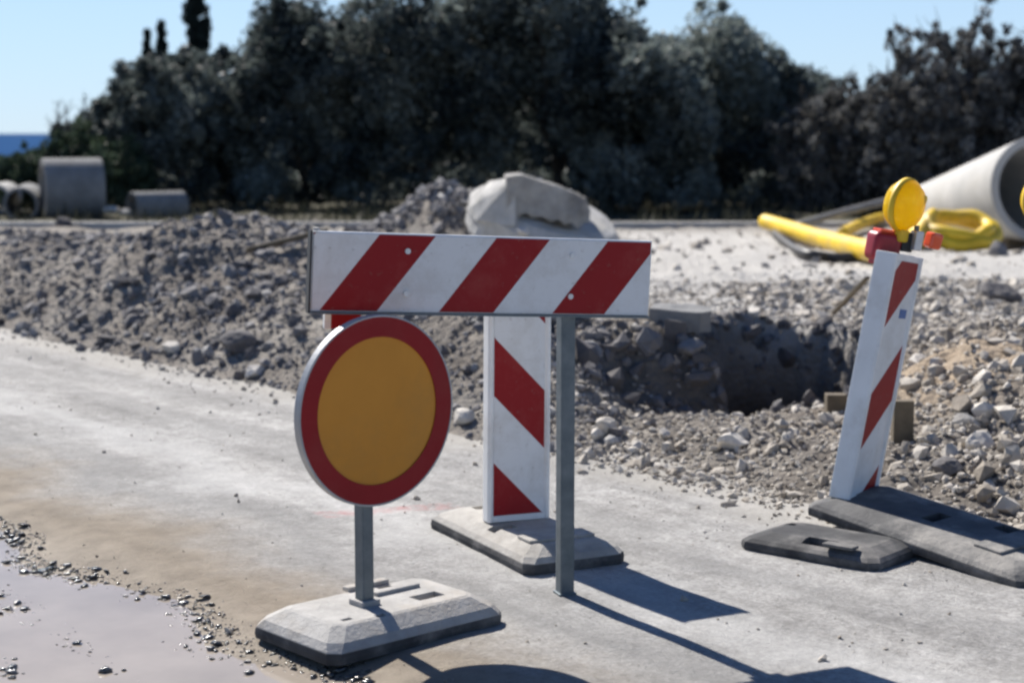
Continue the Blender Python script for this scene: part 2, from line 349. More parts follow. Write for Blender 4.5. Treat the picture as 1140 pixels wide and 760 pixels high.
# ------------------------------------------------------------------ terrain
UX, UY = 0.629, -0.777          # along the road
NX, NY = 0.777, 0.629           # across the road, away from the camera
def st(x, y): return UX * x + UY * y, NX * x + NY * y
def xy(s, t): return UX * s + NX * t, UY * s + NY * t
T_EDGE = 5.06
HOLE = (1.66, 10.25)
def terrain(x, y, detail=True, want_tone=False):
    s, t = st(x, y)
    edge = T_EDGE + 0.22 * fbm(s, t * 0, 0.9, 4, 3) + 0.10 * fbm(s, t * 0, 3.5, 2, 5)
    near = sstep(0.0, 0.55, t - edge)
    z = -0.11 * (1 - sstep(-0.25, 0.15, t - edge)) * (1 - sstep(5.2, 5.5, t))
    # rubble apron and plateau behind the ledge
    z = z + near * (0.09 + 0.06 * fbm(x, y, 0.8, 3, 11))
    ledge_y = 9.35 + 0.30 * vnoise(x * 1.1, x * 0 + 3, 21) + 0.16 * vnoise(x * 4, y * 1.5, 23) + 0.14 * vnoise(x * 9, y * 4, 25) + 0.20 * np.clip(x - 1.0, 0, 9)
    rgt = sstep(1.9, 2.5, x)
    lft = 1 - sstep(0.85, 1.25, x)
    plate = sstep(-1.4 * rgt - 0.25 * lft, 0.20 + 1.4 * rgt + 0.40 * lft, y - ledge_y) * sstep(-0.6, 0.2, x)
    berm = np.exp(-((x - 0.75) / 0.62) ** 2 - ((y - 9.75) / 0.75) ** 2)
    z = z + (0.15 * (1 - sstep(17, 22, y)) + 0.15 * berm) * plate
    z = z + 0.17 * sstep(5.6, 9.0, t) * (1 - sstep(-0.6, 0.2, x)) * (1 - sstep(17, 22, y))
    # long mound beside the road on the left
    prof = np.interp(s, [-40, -20, -16.4, -14.2, -13.2, -12.4, -11.5, -10.6, -9.6, -8.6, -7.6, -6.6, -5.9],
                     [0.2, 0.27, 0.32, 0.36, 0.44, 0.66, 0.48, 0.34, 0.30, 0.34, 0.34, 0.22, 0.0])
    z = z + prof * sstep(0.0, 1.55, t - edge) * (1 - sstep(6.9, 9.2, t)) * (1 - sstep(0.0, 0.6, x))
    # heap behind, heap left of the post, right-hand pile
    def g(cx, cy, h, sx, sy): return h * np.exp(-((x - cx) / sx) ** 2 - ((y - cy) / sy) ** 2)
    z = z + g(-0.62, 18.4, 0.66, 0.60, 0.9) + g(-1.5, 18.2, 0.22, 0.7, 0.9)
    z = z + g(0.55, 8.9, 0.10, 0.45, 0.5) + g(2.7, 8.3, 0.22, 0.9, 1.3) + g(3.0, 9.6, 0.20, 0.55, 0.6) + g(2.35, 8.75, 0.14, 0.5, 0.45)
    z = z - g(0.58, 8.55, 0.16, 0.30, 0.35) - g(1.45, 9.05, 0.17, 0.65, 0.55)
    # excavation
    hx, hy = HOLE
    wob = 0.16 * vnoise(x * 2.2, y * 2.2, 31) + 0.13 * vnoise(x * 6, y * 6, 33) + 0.10 * vnoise(x * 13, y * 13, 37)
    d = np.sqrt(((x - hx - 0.08 * (y - hy)) / 0.62) ** 2 + ((y - hy) / 1.0) ** 2) + wob
    hole = 1 - sstep(0.72, 1.05, d)
    gut = (1 - sstep(0.10, 0.30, np.abs(y - (9.1 + 0.35 * (x - 0.5))) + 0.12 * vnoise(x * 3, y * 3, 35))) * sstep(0.35, 0.8, x) * (1 - sstep(1.3, 1.7, x))
    z = z - 0.95 * hole - 0.12 * gut
    rough = near * (1 - 0.6 * sstep(10.5, 13, y) * sstep(-0.5, 1, x))
    if detail:
        z = z + rough * (0.085 * fbm(x, y, 2.6, 3, 41) + 0.05 * fbm(x, y, 9, 2, 47)) + near * 0.02 * fbm(x, y, 18, 2, 51)
    z = z - 0.16 * np.clip(y - 70, 0, 300)
    if want_tone:
        sand = g(2.35, 8.75, 1.25, 0.62, 0.6) + 0.5 * g(1.9, 8.0, 1, .5, .4)
        bank = np.exp(-((y - ledge_y - 0.10) / 0.30) ** 2) * sstep(-0.3, 0.3, x) * (1 - sstep(1.3, 1.9, x))  # bank soil coloured darker in place of its shade
        heap = np.clip(g(-0.62, 18.4, 1.3, 0.75, 1.2) + g(-1.5, 18.2, 0.8, 0.8, 1.0), 0, 1)
        pale = sstep(8.0, 9.2, t + 0.6 * vnoise(x * 0.7, y * 0.7, 55)) * (1 - heap) * sstep(-4.5, -1.5, x) * (1 - np.clip(hole * 1.5, 0, 1)) * (1 - sstep(25, 25.6, y))
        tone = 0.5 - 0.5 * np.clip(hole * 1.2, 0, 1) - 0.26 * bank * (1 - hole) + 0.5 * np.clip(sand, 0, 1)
        return z, tone, pale
    return z
def tz(x, y, detail=True): return float(terrain(np.array([float(x)]), np.array([float(y)]), detail)[0])

def axis(dense0, dense1, step, lo, hi, g=1.22):
    a = list(np.arange(dense0, dense1, step)); v, s = dense1, step
    while v < hi: a.append(v); s *= g; v += s
    a.append(hi); v, s, b = dense0, step, []
    while True:
        s *= g; v -= s
        if v < lo: break
        b.append(v)
    return np.array([lo] + b[::-1] + a)
gx = axis(-4.6, 4.2, 0.03, -900, 900); gy = axis(5.5, 15.0, 0.03, -60, 500)
GX, GY = np.meshgrid(gx, gy); zz, tone, pale = terrain(GX.ravel(), GY.ravel(), True, True)
V = np.stack([GX.ravel(), GY.ravel(), zz], 1)
nx, ny = len(gx), len(gy)
i = np.arange(nx - 1)[None, :] + nx * np.arange(ny - 1)[:, None]; i = i.ravel()
Fq = np.stack([i, i + 1, i + nx + 1, i + nx], 1)
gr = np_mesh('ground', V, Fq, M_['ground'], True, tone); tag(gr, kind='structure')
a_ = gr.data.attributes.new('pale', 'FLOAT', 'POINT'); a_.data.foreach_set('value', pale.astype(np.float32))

# road sheet in (s, t), dipping towards the puddle
def road_z(s, t):
    return 0.006 + 0.012 * fbm(s, t, 0.7, 3, 61) + 0.006 * fbm(s, t, 5, 3, 67) - 0.055 * (1 - sstep(2.10, 2.68, t + 0.20 * fbm(s, t, 1.6, 5, 71) - 0.13))
rs = np.arange(-40, 4, 0.05); rt = np.arange(-3.0, 5.45, 0.05)
RS, RT = np.meshgrid(rs, rt)
V = np.stack([RS.ravel(), RT.ravel(), road_z(RS.ravel(), RT.ravel())], 1)
nx, ny = len(rs), len(rt)
i = (np.arange(nx - 1)[None, :] + nx * np.arange(ny - 1)[:, None]).ravel()
road = np_mesh('road', V, np.stack([i, i + 1, i + nx + 1, i + nx], 1), M_['road'], True)
ROAD_ROT = math.atan2(UY, UX)
road.rotation_euler = (0, 0, ROAD_ROT); tag(road, kind='structure')
# ground must stay under the road
def surf(x, y):
    s, t = st(x, y)
    z = terrain(x, y)
    return np.where(t < 5.42, np.maximum(z, road_z(s, t)), z)
def sz(x, y): return float(surf(np.array([float(x)]), np.array([float(y)]))[0])

def on_ground(px, py, z=0.0, off=0.0):
    d = ray(px, py); ys = np.arange(4.2, 30, 0.01); k = ys / d[1]
    zs = CAM_H + d[2] * k; gz = surf(d[0] * k, ys) + off
    i = int(np.argmax(zs <= gz)); return Vector((d[0] * k[i], ys[i], gz[i] - off))

bm = bmesh.new()
pts = [(-14, -2.6), (3, -2.6), (3, 2.7), (-14, 2.7)]
bm.faces.new([bm.verts.new((a, b, -0.024)) for a, b in pts])
pud = obj('puddle', bm, M_['water']); pud.rotation_euler = (0, 0, ROAD_ROT); tag(pud, kind='structure')

# the sea far off
m, nt, bs = new_mat('sea_water'); v = objcoord(nt)
nt.links.new(ramp(nt, noise_node(nt, v, 0.002, 4), [(0.3, (0.022, 0.06, 0.15)), (0.7, (0.035, 0.085, 0.19))]), bs.inputs['Base Color'])
bs.inputs['Roughness'].default_value = 1.0; bs.inputs['Specular IOR Level'].default_value = 0.0
bm = bmesh.new(); bm.faces.new([bm.verts.new(p) for p in ((-30000, 300, -28), (30000, 300, -28), (30000, 60000, -28), (-30000, 60000, -28))])
tag(obj('sea', bm, m), kind='structure')

# ------------------------------------------------------------------ rocks
def ico(sub):
    bm = bmesh.new(); bmesh.ops.create_icosphere(bm, subdivisions=sub, radius=1.0)
    V = np.array([v.co[:] for v in bm.verts]); Fc = np.array([[v.index for v in f.verts] for f in bm.faces]); bm.free(); return V, Fc
IV1, IF1 = ico(1); IV2, IF2 = ico(2)
def rock_shapes(n, base, rng, planes=9, dmin=0.38, dmax=0.75):
    Vv = np.repeat(base[None], n, 0)
    for k in range(planes):
        nn = rng.normal(size=(n, 3)); nn /= np.linalg.norm(nn, axis=1, keepdims=True)
        d = rng.uniform(dmin, dmax, (n, 1))
        ex = np.maximum(0, np.einsum('nvk,nk->nv', Vv, nn) - d)
        Vv = Vv - ex[..., None] * nn[:, None, :]
    return Vv
def rand_rot(n, rng):
    q = rng.normal(size=(n, 4)); q /= np.linalg.norm(q, axis=1, keepdims=True); w, x, y, z = q.T
    return np.stack([np.stack([1 - 2 * (y * y + z * z), 2 * (x * y - z * w), 2 * (x * z + y * w)], 1),
                     np.stack([2 * (x * y + z * w), 1 - 2 * (x * x + z * z), 2 * (y * z - x * w)], 1),
                     np.stack([2 * (x * z - y * w), 2 * (y * z + x * w), 1 - 2 * (x * x + y * y)], 1)], 1)
def rock_field(name, pos, size, m, rng, tone, big=False, flat=0.7, smooth=False):
    n = len(pos); base, fc = (IV2, IF2) if big else (IV1, IF1)
    Vv = rock_shapes(n, base, rng)
    Vv *= rng.uniform(0.55, 1.25, (n, 1, 3)) * size[:, None, None]
    Vv = np.einsum('nij,nvj->nvi', rand_rot(n, rng), Vv); Vv[..., 2] *= flat * 1.2
    Vv += pos[:, None, :]
    k = base.shape[0]
    Fc = (fc[None] + (np.arange(n) * k)[:, None, None]).reshape(-1, 3)
    return np_mesh(name, Vv.reshape(-1, 3), Fc, m, smooth, np.repeat(tone, k))

def scatter(n, rng, xlo, xhi, ylo, yhi, dens):
    x = rng.uniform(xlo, xhi, n); y = rng.uniform(ylo, yhi, n)
    keep = rng.uniform(size=n) < dens(x, y); return x[keep], y[keep]
def slope(x, y):
    e = 0.05; return np.hypot(terrain(x + e, y) - terrain(x - e, y), terrain(x, y + e) - terrain(x, y - e)) / (2 * e)
def in_view(x, y): return (np.abs(x) < 0.33 * y + 0.5)
# coarse rubble, left mound (grey) and centre
def dens_left(x, y):
    s, t = st(x, y)
    return in_view(x, y) * sstep(4.95, 5.35, t) * (1 - sstep(8.0, 9.5, t)) * (x < 0.55) * np.clip(9.5 / y, 0.2, 1.0) ** 1.2
x, y = scatter(56000, RNG, -7.2, 0.6, 7.3, 19, dens_left)
sizes = np.clip(0.013 * RNG.pareto(2.5, len(x)) + 0.010, 0, 0.075) * np.clip(y / 9.5, 0.8, 1.3)
pos = np.stack([x, y, surf(x, y) + sizes * 0.15], 1)
tag(rock_field('rubble_stones', pos, sizes, M_['rock_grey'], RNG, RNG.beta(2, 2.6, len(x))), kind='stuff',
    label='loose grey rubble stones covering the long mound on the left', cat='rubble')
# paler rubble to the right
def dens_right(x, y):
    s, t = st(x, y)
    hole = np.sqrt(((x - HOLE[0]) / 0.62) ** 2 + ((y - HOLE[1]) / 1.15) ** 2) > 0.85
    return in_view(x, y) * sstep(4.9, 5.25, t) * (x > 0.1) * np.clip(1.25 - (y - 6) / 9, 0.22, 1) * np.where(hole, 1, 0.1) * np.where(slope(x, y) > 0.85, 0.12, 1) * (1 - 0.75 * np.exp(-((x - 2.35) / 0.6) ** 2 - ((y - 8.75) / 0.55) ** 2))
x, y = scatter(46000, RNG, 0.1, 4.8, 5.2, 14.5, dens_right)
sizes = np.clip(0.011 * RNG.pareto(2.8, len(x)) + 0.011, 0, 0.055) * np.where((x > 1.75), 1.45, 1.0)
pos = np.stack([x, y, surf(x, y) + sizes * 0.15], 1)
tag(rock_field('gravel_stones', pos, sizes, M_['rock_pale'], RNG, RNG.beta(2, 2.2, len(x))), kind='stuff',
    label='pale crushed stones spread around the excavation on the right', cat='gravel')
# chunks around the torn rim of the pit
a = RNG.uniform(0, 6.283, 420); k = RNG.normal(1.0, 0.10, 420)
x = HOLE[0] + 0.64 * k * np.cos(a); y = HOLE[1] + 1.02 * k * np.sin(a)
x2 = RNG.uniform(0.1, 1.2, 220); y2 = 9.45 + RNG.normal(0, 0.16, 220); x = np.concatenate([x, x2]); y = np.concatenate([y, y2])
sizes = np.clip(0.03 * RNG.pareto(2.6, len(x)) + 0.022, 0, 0.12)
pos = np.stack([x, y, surf(x, y) + sizes * 0.05], 1)
tag(rock_field('pit_rubble', pos, sizes, M_['rock_grey'], RNG, RNG.beta(0.9, 4.5, len(x)), flat=0.85), kind='stuff',
    label='broken rock and clods crumbling round the rim of the excavated pit', cat='rubble')
# far gravel on the plateau and behind heap
x, y = scatter(9000, RNG, -6, 7.5, 14, 24.5, lambda x, y: in_view(x, y) * np.where(np.hypot(x + 0.8, y - 18.2) < 1.4, 1, 0.25))
sizes = np.clip(0.02 * RNG.pareto(2.6, len(x)) + 0.012, 0, 0.11)
pos = np.stack([x, y, surf(x, y) + sizes * 0.1], 1)
tag(rock_field('far_gravel', pos, sizes, M_['rock_pale'], RNG, RNG.beta(2, 2.2, len(x))), kind='stuff',
    label='scattered pale gravel on the levelled ground before the trees', cat='gravel')
n = 2600; a = RNG.uniform(0, 6.283, n); r = np.abs(RNG.normal(0, 0.85, n)); x = -0.8 + r * np.cos(a) * 1.15; y = 18.25 + r * np.sin(a)
sizes = np.clip(0.022 * RNG.pareto(2.6, n) + 0.02, 0, 0.11)
pos = np.stack([x, y, surf(x, y) + sizes * 0.15], 1)
tag(rock_field('heap_stones', pos, sizes, M_['rock_grey'], RNG, RNG.beta(2, 2.2, n)), kind='stuff',
    label='grey stones piled up to the left of the broken concrete cover', cat='rubble')
# crumbs on the road edge and shoulder
def dens_crumb(x, y):
    s, t = st(x, y)
    return np.maximum(0.5 * (1 - sstep(0.0, 0.7, np.abs(t - 4.9))), np.maximum((1 - sstep(0.0, 0.35, np.abs(t - 2.45 - 0.2 * (s + 4)))) * 0.9, 0.09)) * (t < 5.2) * in_view(x, y)
x, y = scatter(26000, RNG, -5, 2.4, 4.3, 14, dens_crumb)
sizes = np.clip(0.004 * RNG.pareto(2.5, len(x)) + 0.003, 0, 0.02)
pos = np.stack([x, y, surf(x, y) + sizes * 0.2], 1)
tag(rock_field('road_grit', pos, sizes, M_['rock_pale'], RNG, RNG.beta(1.5, 2, len(x))), kind='stuff',
    label='fine grit and pebbles strewn over the dusty road', cat='grit')
# wet pebbles at the puddle rim
def dens_wet(x, y):
    s, t = st(x, y)
    c = vnoise(s * 2.6, t * 5, 77) + 0.5
    shore = np.abs(road_z(s, t) + 0.022)
    return np.maximum((1 - sstep(0.002, 0.016, shore)) * (t > 2.0) * (t < 2.85) * (0.22 + 0.78 * sstep(0.38, 0.75, vnoise(s * 3.1, t * 3.1, 79) + 0.5)), 0.9 * (1 - sstep(0, 0.22, np.abs(t - 2.02 + 0.10 * (s + 5.2)))) * sstep(0.40, 0.62, c)) * in_view(x, y)
x, y = scatter(40000, RNG, -2.6, -0.4, 4.2, 7.2, dens_wet)
sizes = np.clip(0.005 * RNG.pareto(2.4, len(x)) + 0.0045, 0, 0.026)
pos = np.stack([x, y, np.maximum(surf(x, y), -0.026) + sizes * 0.22], 1)
tag(rock_field('wet_pebbles', pos, sizes, M_['rock_wet'], RNG, RNG.beta(1.2, 2.5, len(x)), smooth=True, flat=0.36), kind='stuff',
    label='dark wet pebbles glinting along the puddle rim', cat='pebbles')

def single_rock(name, label, loc, dims, m, seed, rotz=0, planes=10, sub=3, tone=0.5, group=None, tilt=0.0):
    rng = np.random.default_rng(seed); base, fc = ico(sub)
    Vv = rock_shapes(1, base, rng, planes, 0.5, 0.85)[0]
    Vv += 0.05 * rng.normal(size=Vv.shape) * 0.4
    Vv = Vv / (Vv.max(0) - Vv.min(0)) * np.array(dims)
    o = np_mesh(name, Vv, fc, m, False, np.full(len(Vv), tone))
    o.location = loc; o.rotation_euler = (tilt, 0, rotz)
    return tag(o, label, 'stone', group)

# ------------------------------------------------------------------ rubber foot (local: long axis x)
def _ring(l, w, z, c):
    a, b = l / 2, w / 2
    return [(a - c, -b, z), (a, -b + c, z), (a, b - c, z), (a - c, b, z), (-a + c, b, z), (-a, b - c, z), (-a, -b + c, z), (-a + c, -b, z)]
def _loft(rs):
    bm = bmesh.new(); vs = [[bm.verts.new(p) for p in r] for r in rs]
    for a, b in zip(vs, vs[1:]):
        for k in range(8): bm.faces.new((a[k], a[(k + 1) % 8], b[(k + 1) % 8], b[k]))
    bm.faces.new(vs[0][::-1]); bm.faces.new(vs[-1]); return bm
def foot(parent, name, L, Wd, H, m, pockets=(), ribs=(), loc=(0, 0, 0), rot=(0, 0, 0), lip=None, ins=0.13, band=None):
    """rubber foot: dusty upper body with recessed pockets, dark rubber side band with shade painted in, raised handles"""
    lip = lip or 0.42 * H
    bm = _loft([_ring(L - 0.004, Wd - 0.004, 0.006, 0.03), _ring(L - 0.004, Wd - 0.004, lip + 0.003, 0.03), _ring(L - ins * 0.25, Wd - ins * 0.25, lip + (H - lip) * 0.42, 0.035),
                _ring(L - ins, Wd - ins, H - 0.004, 0.03), _ring(L - ins - 0.025, Wd - ins - 0.025, H, 0.025)])
    fo = obj(name, bm, m, parent); fo.location = loc; fo.rotation_euler = rot
    if pockets:
        bmc = bmesh.new()
        for (cx, cy, sx, sy, dp) in pockets: add_box(bmc, (cx, cy, H + 0.02 - dp / 2), (sx, sy, dp + 0.04))
        me = bpy.data.meshes.new('cut'); bmc.to_mesh(me); c = bpy.data.objects.new('cut', me); COL.objects.link(c); c.parent = fo
        md = fo.modifiers.new('b', 'BOOLEAN'); md.object = c; md.operation = 'DIFFERENCE'; md.solver = 'EXACT'
        bpy.context.view_layer.update()
        dg = bpy.context.evaluated_depsgraph_get(); me2 = bpy.data.meshes.new_from_object(fo.evaluated_get(dg))
        fo.modifiers.clear(); fo.data = me2; bpy.data.objects.remove(c)
    bb = obj('edge_shade_band', _loft([_ring(L, Wd, 0, 0.03), _ring(L + 0.004, Wd + 0.004, lip * 0.5, 0.03), _ring(L, Wd, lip, 0.03)]), band or M_['rubber_dark'], fo)  # dark colour stands in for shade on the foot's sides
    for (cx, cy, sx, sy, h) in ribs:
        b = bmesh.new(); add_box(b, (cx, cy, H + h / 2 - 0.002), (sx, sy, h)); obj('handle_rib', b, m, fo, bevel=min(0.008, h * 0.4))
    return fo

# ------------------------------------------------------------------ round sign
SG = G(406, 674, 0.09); SYAW = R(42)
t = thing('round_sign', 'round ochre sign with red border on a grey pole in a rubber foot', 'sign', (SG.x, SG.y, 0.004), SYAW)
sb = foot(t, 'base', 0.66, 0.42, 0.092, M_['rubber'], lip=0.032,
          pockets=[(0.135, -0.06, 0.10, 0.055, 0.07), (-0.20, -0.10, 0.035, 0.02, 0.03), (-0.10, -0.13, 0.035, 0.02, 0.03), (0.10, 0.11, 0.05, 0.02, 0.03), (0.03, 0.10, 0.03, 0.02, 0.02)],
          ribs=[(0.10, 0.045, 0.17, 0.022, 0.014), (0.06, 0.15, 0.16, 0.035, 0.016)], loc=(0.062, 0.005, 0))
b = bmesh.new(); add_box(b, (0, 0, 0.49), (0.042, 0.042, 0.80)); pole = obj('pole', b, M_['galv'], t, bevel=0.005)
b = bmesh.new(); add_box(b, (0, 0, 0.098), (0.07, 0.07, 0.022)); obj('socket', b, M_['rubber'], t, bevel=0.006)
ZC, RR = P(419, 460, SG.y - 0.02).z, 107.5 / F_PX * SG.y * 1.0
SM = Matrix.Translation((0.034, -0.026, ZC)) @ Matrix.Rotation(R(90), 4, 'X')     # +z of lathe -> -y (front)
b = bmesh.new(); add_lathe(b, [(RR * 0.0 + 0.001, -0.004), (RR - 0.004, -0.004), (RR - 0.004, 0.004), (0.001, 0.004)], SM, 96); obj('sign_face', b, M_['ochre'], t)
b = bmesh.new(); add_lathe(b, [(RR - 0.062, 0.005), (RR - 0.003, 0.005), (RR - 0.003, 0.0075), (RR - 0.062, 0.0075)], SM, 96, True); obj('border', b, M_['red_sheet'], t)
b = bmesh.new(); add_lathe(b, [(RR - 0.0028, -0.018), (RR + 0.003, -0.018), (RR + 0.003, 0.0075), (RR + 0.001, 0.0085), (RR - 0.0028, 0.0085)], SM, 96, True); obj('rim', b, M_['rim'], t)
for zc in (-0.15, 0.15):
    b = bmesh.new(); add_box(b, (0, -0.012, ZC + zc), (0.30, 0.02, 0.035)); add_box(b, (0, 0.027, ZC + zc), (0.08, 0.012, 0.035)); obj('clamp', b, M_['galv'], t, bevel=0.002)

# ------------------------------------------------------------------ barrier board
A, B = P(344.5, 347, 5.11), P(722, 352, 5.50)
d = B - A; BL = d.length
xax = d.normalized(); yax = Vector((-xax.y, xax.x, 0)).normalized(); zax = xax.cross(yax)
post_xy = G(636, 666)
t = thing('barrier', 'low barrier with a red and white striped board on one grey square post', 'barrier', (post_xy.x, post_xy.y, 0), math.atan2(xax.y, xax.x))
bpy.context.view_layer.update()
INV = Matrix.Translation((post_xy.x, post_xy.y, 0)) @ Matrix.Rotation(math.atan2(xax.y, xax.x), 4, 'Z'); INV = INV.inverted()
Mb = INV @ Matrix((( xax.x, yax.x, zax.x, A.x), (xax.y, yax.y, zax.y, A.y), (xax.z, yax.z, zax.z, A.z), (0, 0, 0, 1)))
BH = 0.243
def bpart(name, bm, m, bev=0.0):
    o = obj(name, bm, m, t, bevel=bev); o.matrix_local = Mb; return o
b = bmesh.new(); add_box(b, (BL / 2, 0.014, BH / 2), (BL, 0.024, BH)); bpart('board', b, M_['alu'], 0.003)
b = bmesh.new(); add_box(b, (BL / 2, 0.0, BH / 2), (BL - 0.012, 0.004, BH - 0.010)); bpart('striped_sheet', b, mat_stripes('board_stripes', 1.0, -1 / 1.3, 0.026, 0.378, 0.475))
b = bmesh.new()
add_box(b, (-0.003, 0.010, BH / 2), (0.006, 0.034, BH + 0.006)); bpart('end_cap', b, M_['black'])
b = bmesh.new(); add_box(b, (BL / 2, 0.006, -0.003), (BL, 0.030, 0.006)); bpart('edge_profile', b, M_['galv'])
b = bmesh.new(); add_lathe(b, [(0.001, 0), (0.012, 0), (0.010, 0.008), (0.001, 0.010)], Matrix.Translation((0.012, -0.003, BH + 0.002)), 12); bpart('top_bolt', b, M_['concrete_white'])
for lx, lz in ((0.30, 0.06), (0.30, 0.19), (0.845, 0.06), (0.845, 0.19)):
    b = bmesh.new(); add_cyl(b, (lx, -0.001, lz), (lx, -0.007, lz), 0.009, n=10); bpart('bolt', b, M_['alu'])
lp = Mb.inverted() @ Vector((0, 0.055, 0.5))
# post behind the board
by = (Mb @ Vector((BL * 0.74, 0.05, 0))).y
b = bmesh.new(); add_box(b, (0, by, 0.56), (0.048, 0.048, 1.14)); obj('post', b, M_['galv'], t, bevel=0.004)
b = bmesh.new(); add_box(b, (0, by, 0.004), (0.06, 0.06, 0.012)); obj('post_foot', b, M_['galv'], t, bevel=0.002)
for zc in (0.05, 0.19):
    b = bmesh.new(); add_box(b, (BL * 0.755, 0.062, zc), (0.10, 0.075, 0.03)); bpart('clamp', b, M_['galv'], 0.002)
# short striped strap hanging from the back of the board on the left
b = bmesh.new(); add_box(b, (0.115, 0.05, 0.04), (0.115, 0.02, 0.19)); bpart('back_bracket', b, mat_stripes('bracket_stripes', 1.0, 0, 0.078, 0.6, 0.6), 0.003)

# ------------------------------------------------------------------ beacons
def beacon(loc, yaw, lean, label, group, foot_rot, foot_loc, stripes, thick, foot_dims, foot_mat, H=1.0, sticker=False, foot_name='base', pz=0.10):
    t = thing('marker_beacon', label, 'beacon', loc, 0, group)
    piv = bpy.data.objects.new('panel', None)
    b = bmesh.new(); W2 = 0.125
    pr = [(-W2, 0.0), (-W2 + 0.004, -0.012), (-W2 + 0.016, -0.012), (-W2 + 0.024, 0.0), (W2 - 0.024, 0.0), (W2 - 0.016, -0.012), (W2 - 0.004, -0.012), (W2, 0.0), (W2, thick), (-W2, thick)]
    add_prism(b, pr, 0, H)
    add_box(b, (0, thick / 2, -0.05), (0.16, min(thick * 0.8, 0.05), 0.12))
    o = obj('panel', b, M_['white_plastic'], t, bevel=0.006)
    Mx = Matrix.Translation((0, 0, pz)) @ Matrix.Rotation(lean[1], 4, 'Y') @ Matrix.Rotation(lean[0], 4, 'X') @ Matrix.Rotation(yaw, 4, 'Z')
    o.matrix_local = Mx
    b = bmesh.new(); add_box(b, (0, -0.0005, H / 2), (0.202, 0.005, H - 0.05))
    s = obj('striped_sheet', b, stripes, o)
    b = bmesh.new(); add_box(b, (0, -0.002, 0.012), (0.21, 0.012, 0.022)); obj('bottom_lip', b, M_['white_plastic'], o, bevel=0.003)
    if sticker:
        b = bmesh.new(); add_box(b, (0.045, -0.0045, H * 0.765), (0.055, 0.003, 0.034)); obj('sticker', b, M_['blue'], o)
    return t, o
mb_loc = G(577, 579, 0.085)
MID_ANG = math.atan2(-0.83, 0.42)
t, mb = beacon((mb_loc.x, mb_loc.y, 0), R(24), (R(-1), R(0.4)), 'upright red and white striped beacon right behind the barrier post', 'striped marker beacons',
      None, None, mat_stripes('beacon_stripes', 1.0, 1.0, 0.365, 0.46, 0.465), 0.045, None, None, 0.98, False, 'base', 0.085)
foot(t, 'base', 0.82, 0.40, 0.08, M_['rubber_pale'], pockets=[(0.03, -0.10, 0.06, 0.10, 0.06), (-0.3, 0, 0.05, 0.12, 0.04)], ribs=[(0.25, 0.0, 0.10, 0.26, 0.012)],
     loc=(0.02, -0.03, 0.004), rot=(0, 0, MID_ANG))
# leaning beacon on the right
rb_loc = (1.335, 6.42, 0)
t, rb = beacon(rb_loc, R(52), (R(-2), R(10.0)), 'leaning red and white striped beacon with a blue sticker beside the excavation', 'striped marker beacons',
      None, None, mat_stripes('leaning_beacon_stripes', -1.0, 1.0, -0.18, 0.47, 0.46), 0.075, None, None, 0.95, True, 'base', 0.105)
foot(t, 'base', 1.05, 0.42, 0.068, M_['rubber_mid'], pockets=[(-0.05, 0.0, 0.06, 0.10, 0.06), (0.2, 0.1, 0.10, 0.06, 0.05)], ribs=[(0.3, 0.0, 0.12, 0.26, 0.012)],
     loc=(0.24, -0.36, 0.040), rot=(R(4), R(4.0), math.atan2(-0.83, 0.55)))
t = thing('foot_plate', 'dark rubber foot plate lying flat under the leaning beacon', 'foot plate', (1.15, 6.03, 0.003), R(-40))
foot(t, 'plate', 0.56, 0.36, 0.06, M_['rubber_dark'], pockets=[(0.02, -0.11, 0.12, 0.06, 0.05), (-0.2, 0.05, 0.05, 0.03, 0.03)], ribs=[(0.12, -0.145, 0.12, 0.05, 0.012)])

# warning lamps: round yellow lens on a red battery housing
m, nt, bs = new_mat('yellow_lens'); v = objcoord(nt)
vo = N(nt, 'ShaderNodeTexVoronoi'); vo.inputs['Scale'].default_value = 70; nt.links.new(v, vo.inputs['Vector'])
c = ramp(nt, noise_node(nt, v, 16, 5), [(0.3, (0.86, 0.60, 0.004)), (0.7, (0.95, 0.74, 0.015))])
nt.links.new(c, bs.inputs['Base Color']); bs.inputs['Roughness'].default_value = 0.25
bump(nt, bs, vo.outputs['Distance'], 0.5, 0.004)
tr = N(nt, 'ShaderNodeBsdfTranslucent'); nt.links.new(c, tr.inputs[0]); mx = N(nt, 'ShaderNodeMixShader'); mx.inputs[0].default_value = 0.55
nt.links.new(bs.outputs[0], mx.inputs[1]); nt.links.new(tr.outputs[0], mx.inputs[2]); nt.links.new(mx.outputs[0], nt.nodes['Material Output'].inputs[0])
M_['yellow_lens'] = m
def lamp_head(t, c, yaw, lean, r):
    """domed double lens; c = centre relative to the thing"""
    Ml = Matrix.Translation(c) @ Matrix.Rotation(lean, 4, 'Y') @ Matrix.Rotation(yaw, 4, 'Z') @ Matrix.Rotation(R(90), 4, 'X')
    b = bmesh.new(); add_lathe(b, [(0.001, -0.068), (r * 0.35, -0.064), (r * 0.7, -0.049), (r * 0.93, -0.018), (r * 0.93, 0.018), (r * 0.7, 0.049), (r * 0.35, 0.064), (0.001, 0.068)], Ml, 40); obj('lens', b, M_['yellow_lens'], t, True)
    b = bmesh.new(); add_lathe(b, [(r * 0.92, -0.013), (r * 0.99, -0.011), (r, 0), (r * 0.99, 0.011), (r * 0.92, 0.013)], Ml, 48, True); obj('lens_ring', b, M_['yellow'], t, True)
    b = bmesh.new(); add_lathe(b, [(0.001, 0.052), (0.016, 0.051), (0.018, 0.068), (0.001, 0.071)], Ml @ Matrix.Translation((r * 0.42, r * 0.32, -0.012)), 16); obj('lens_screw', b, M_['yellow'], t)
bpy.context.view_layer.update()
top = rb.matrix_world @ Vector((0, 0.04, 0.95))
yL = top.y
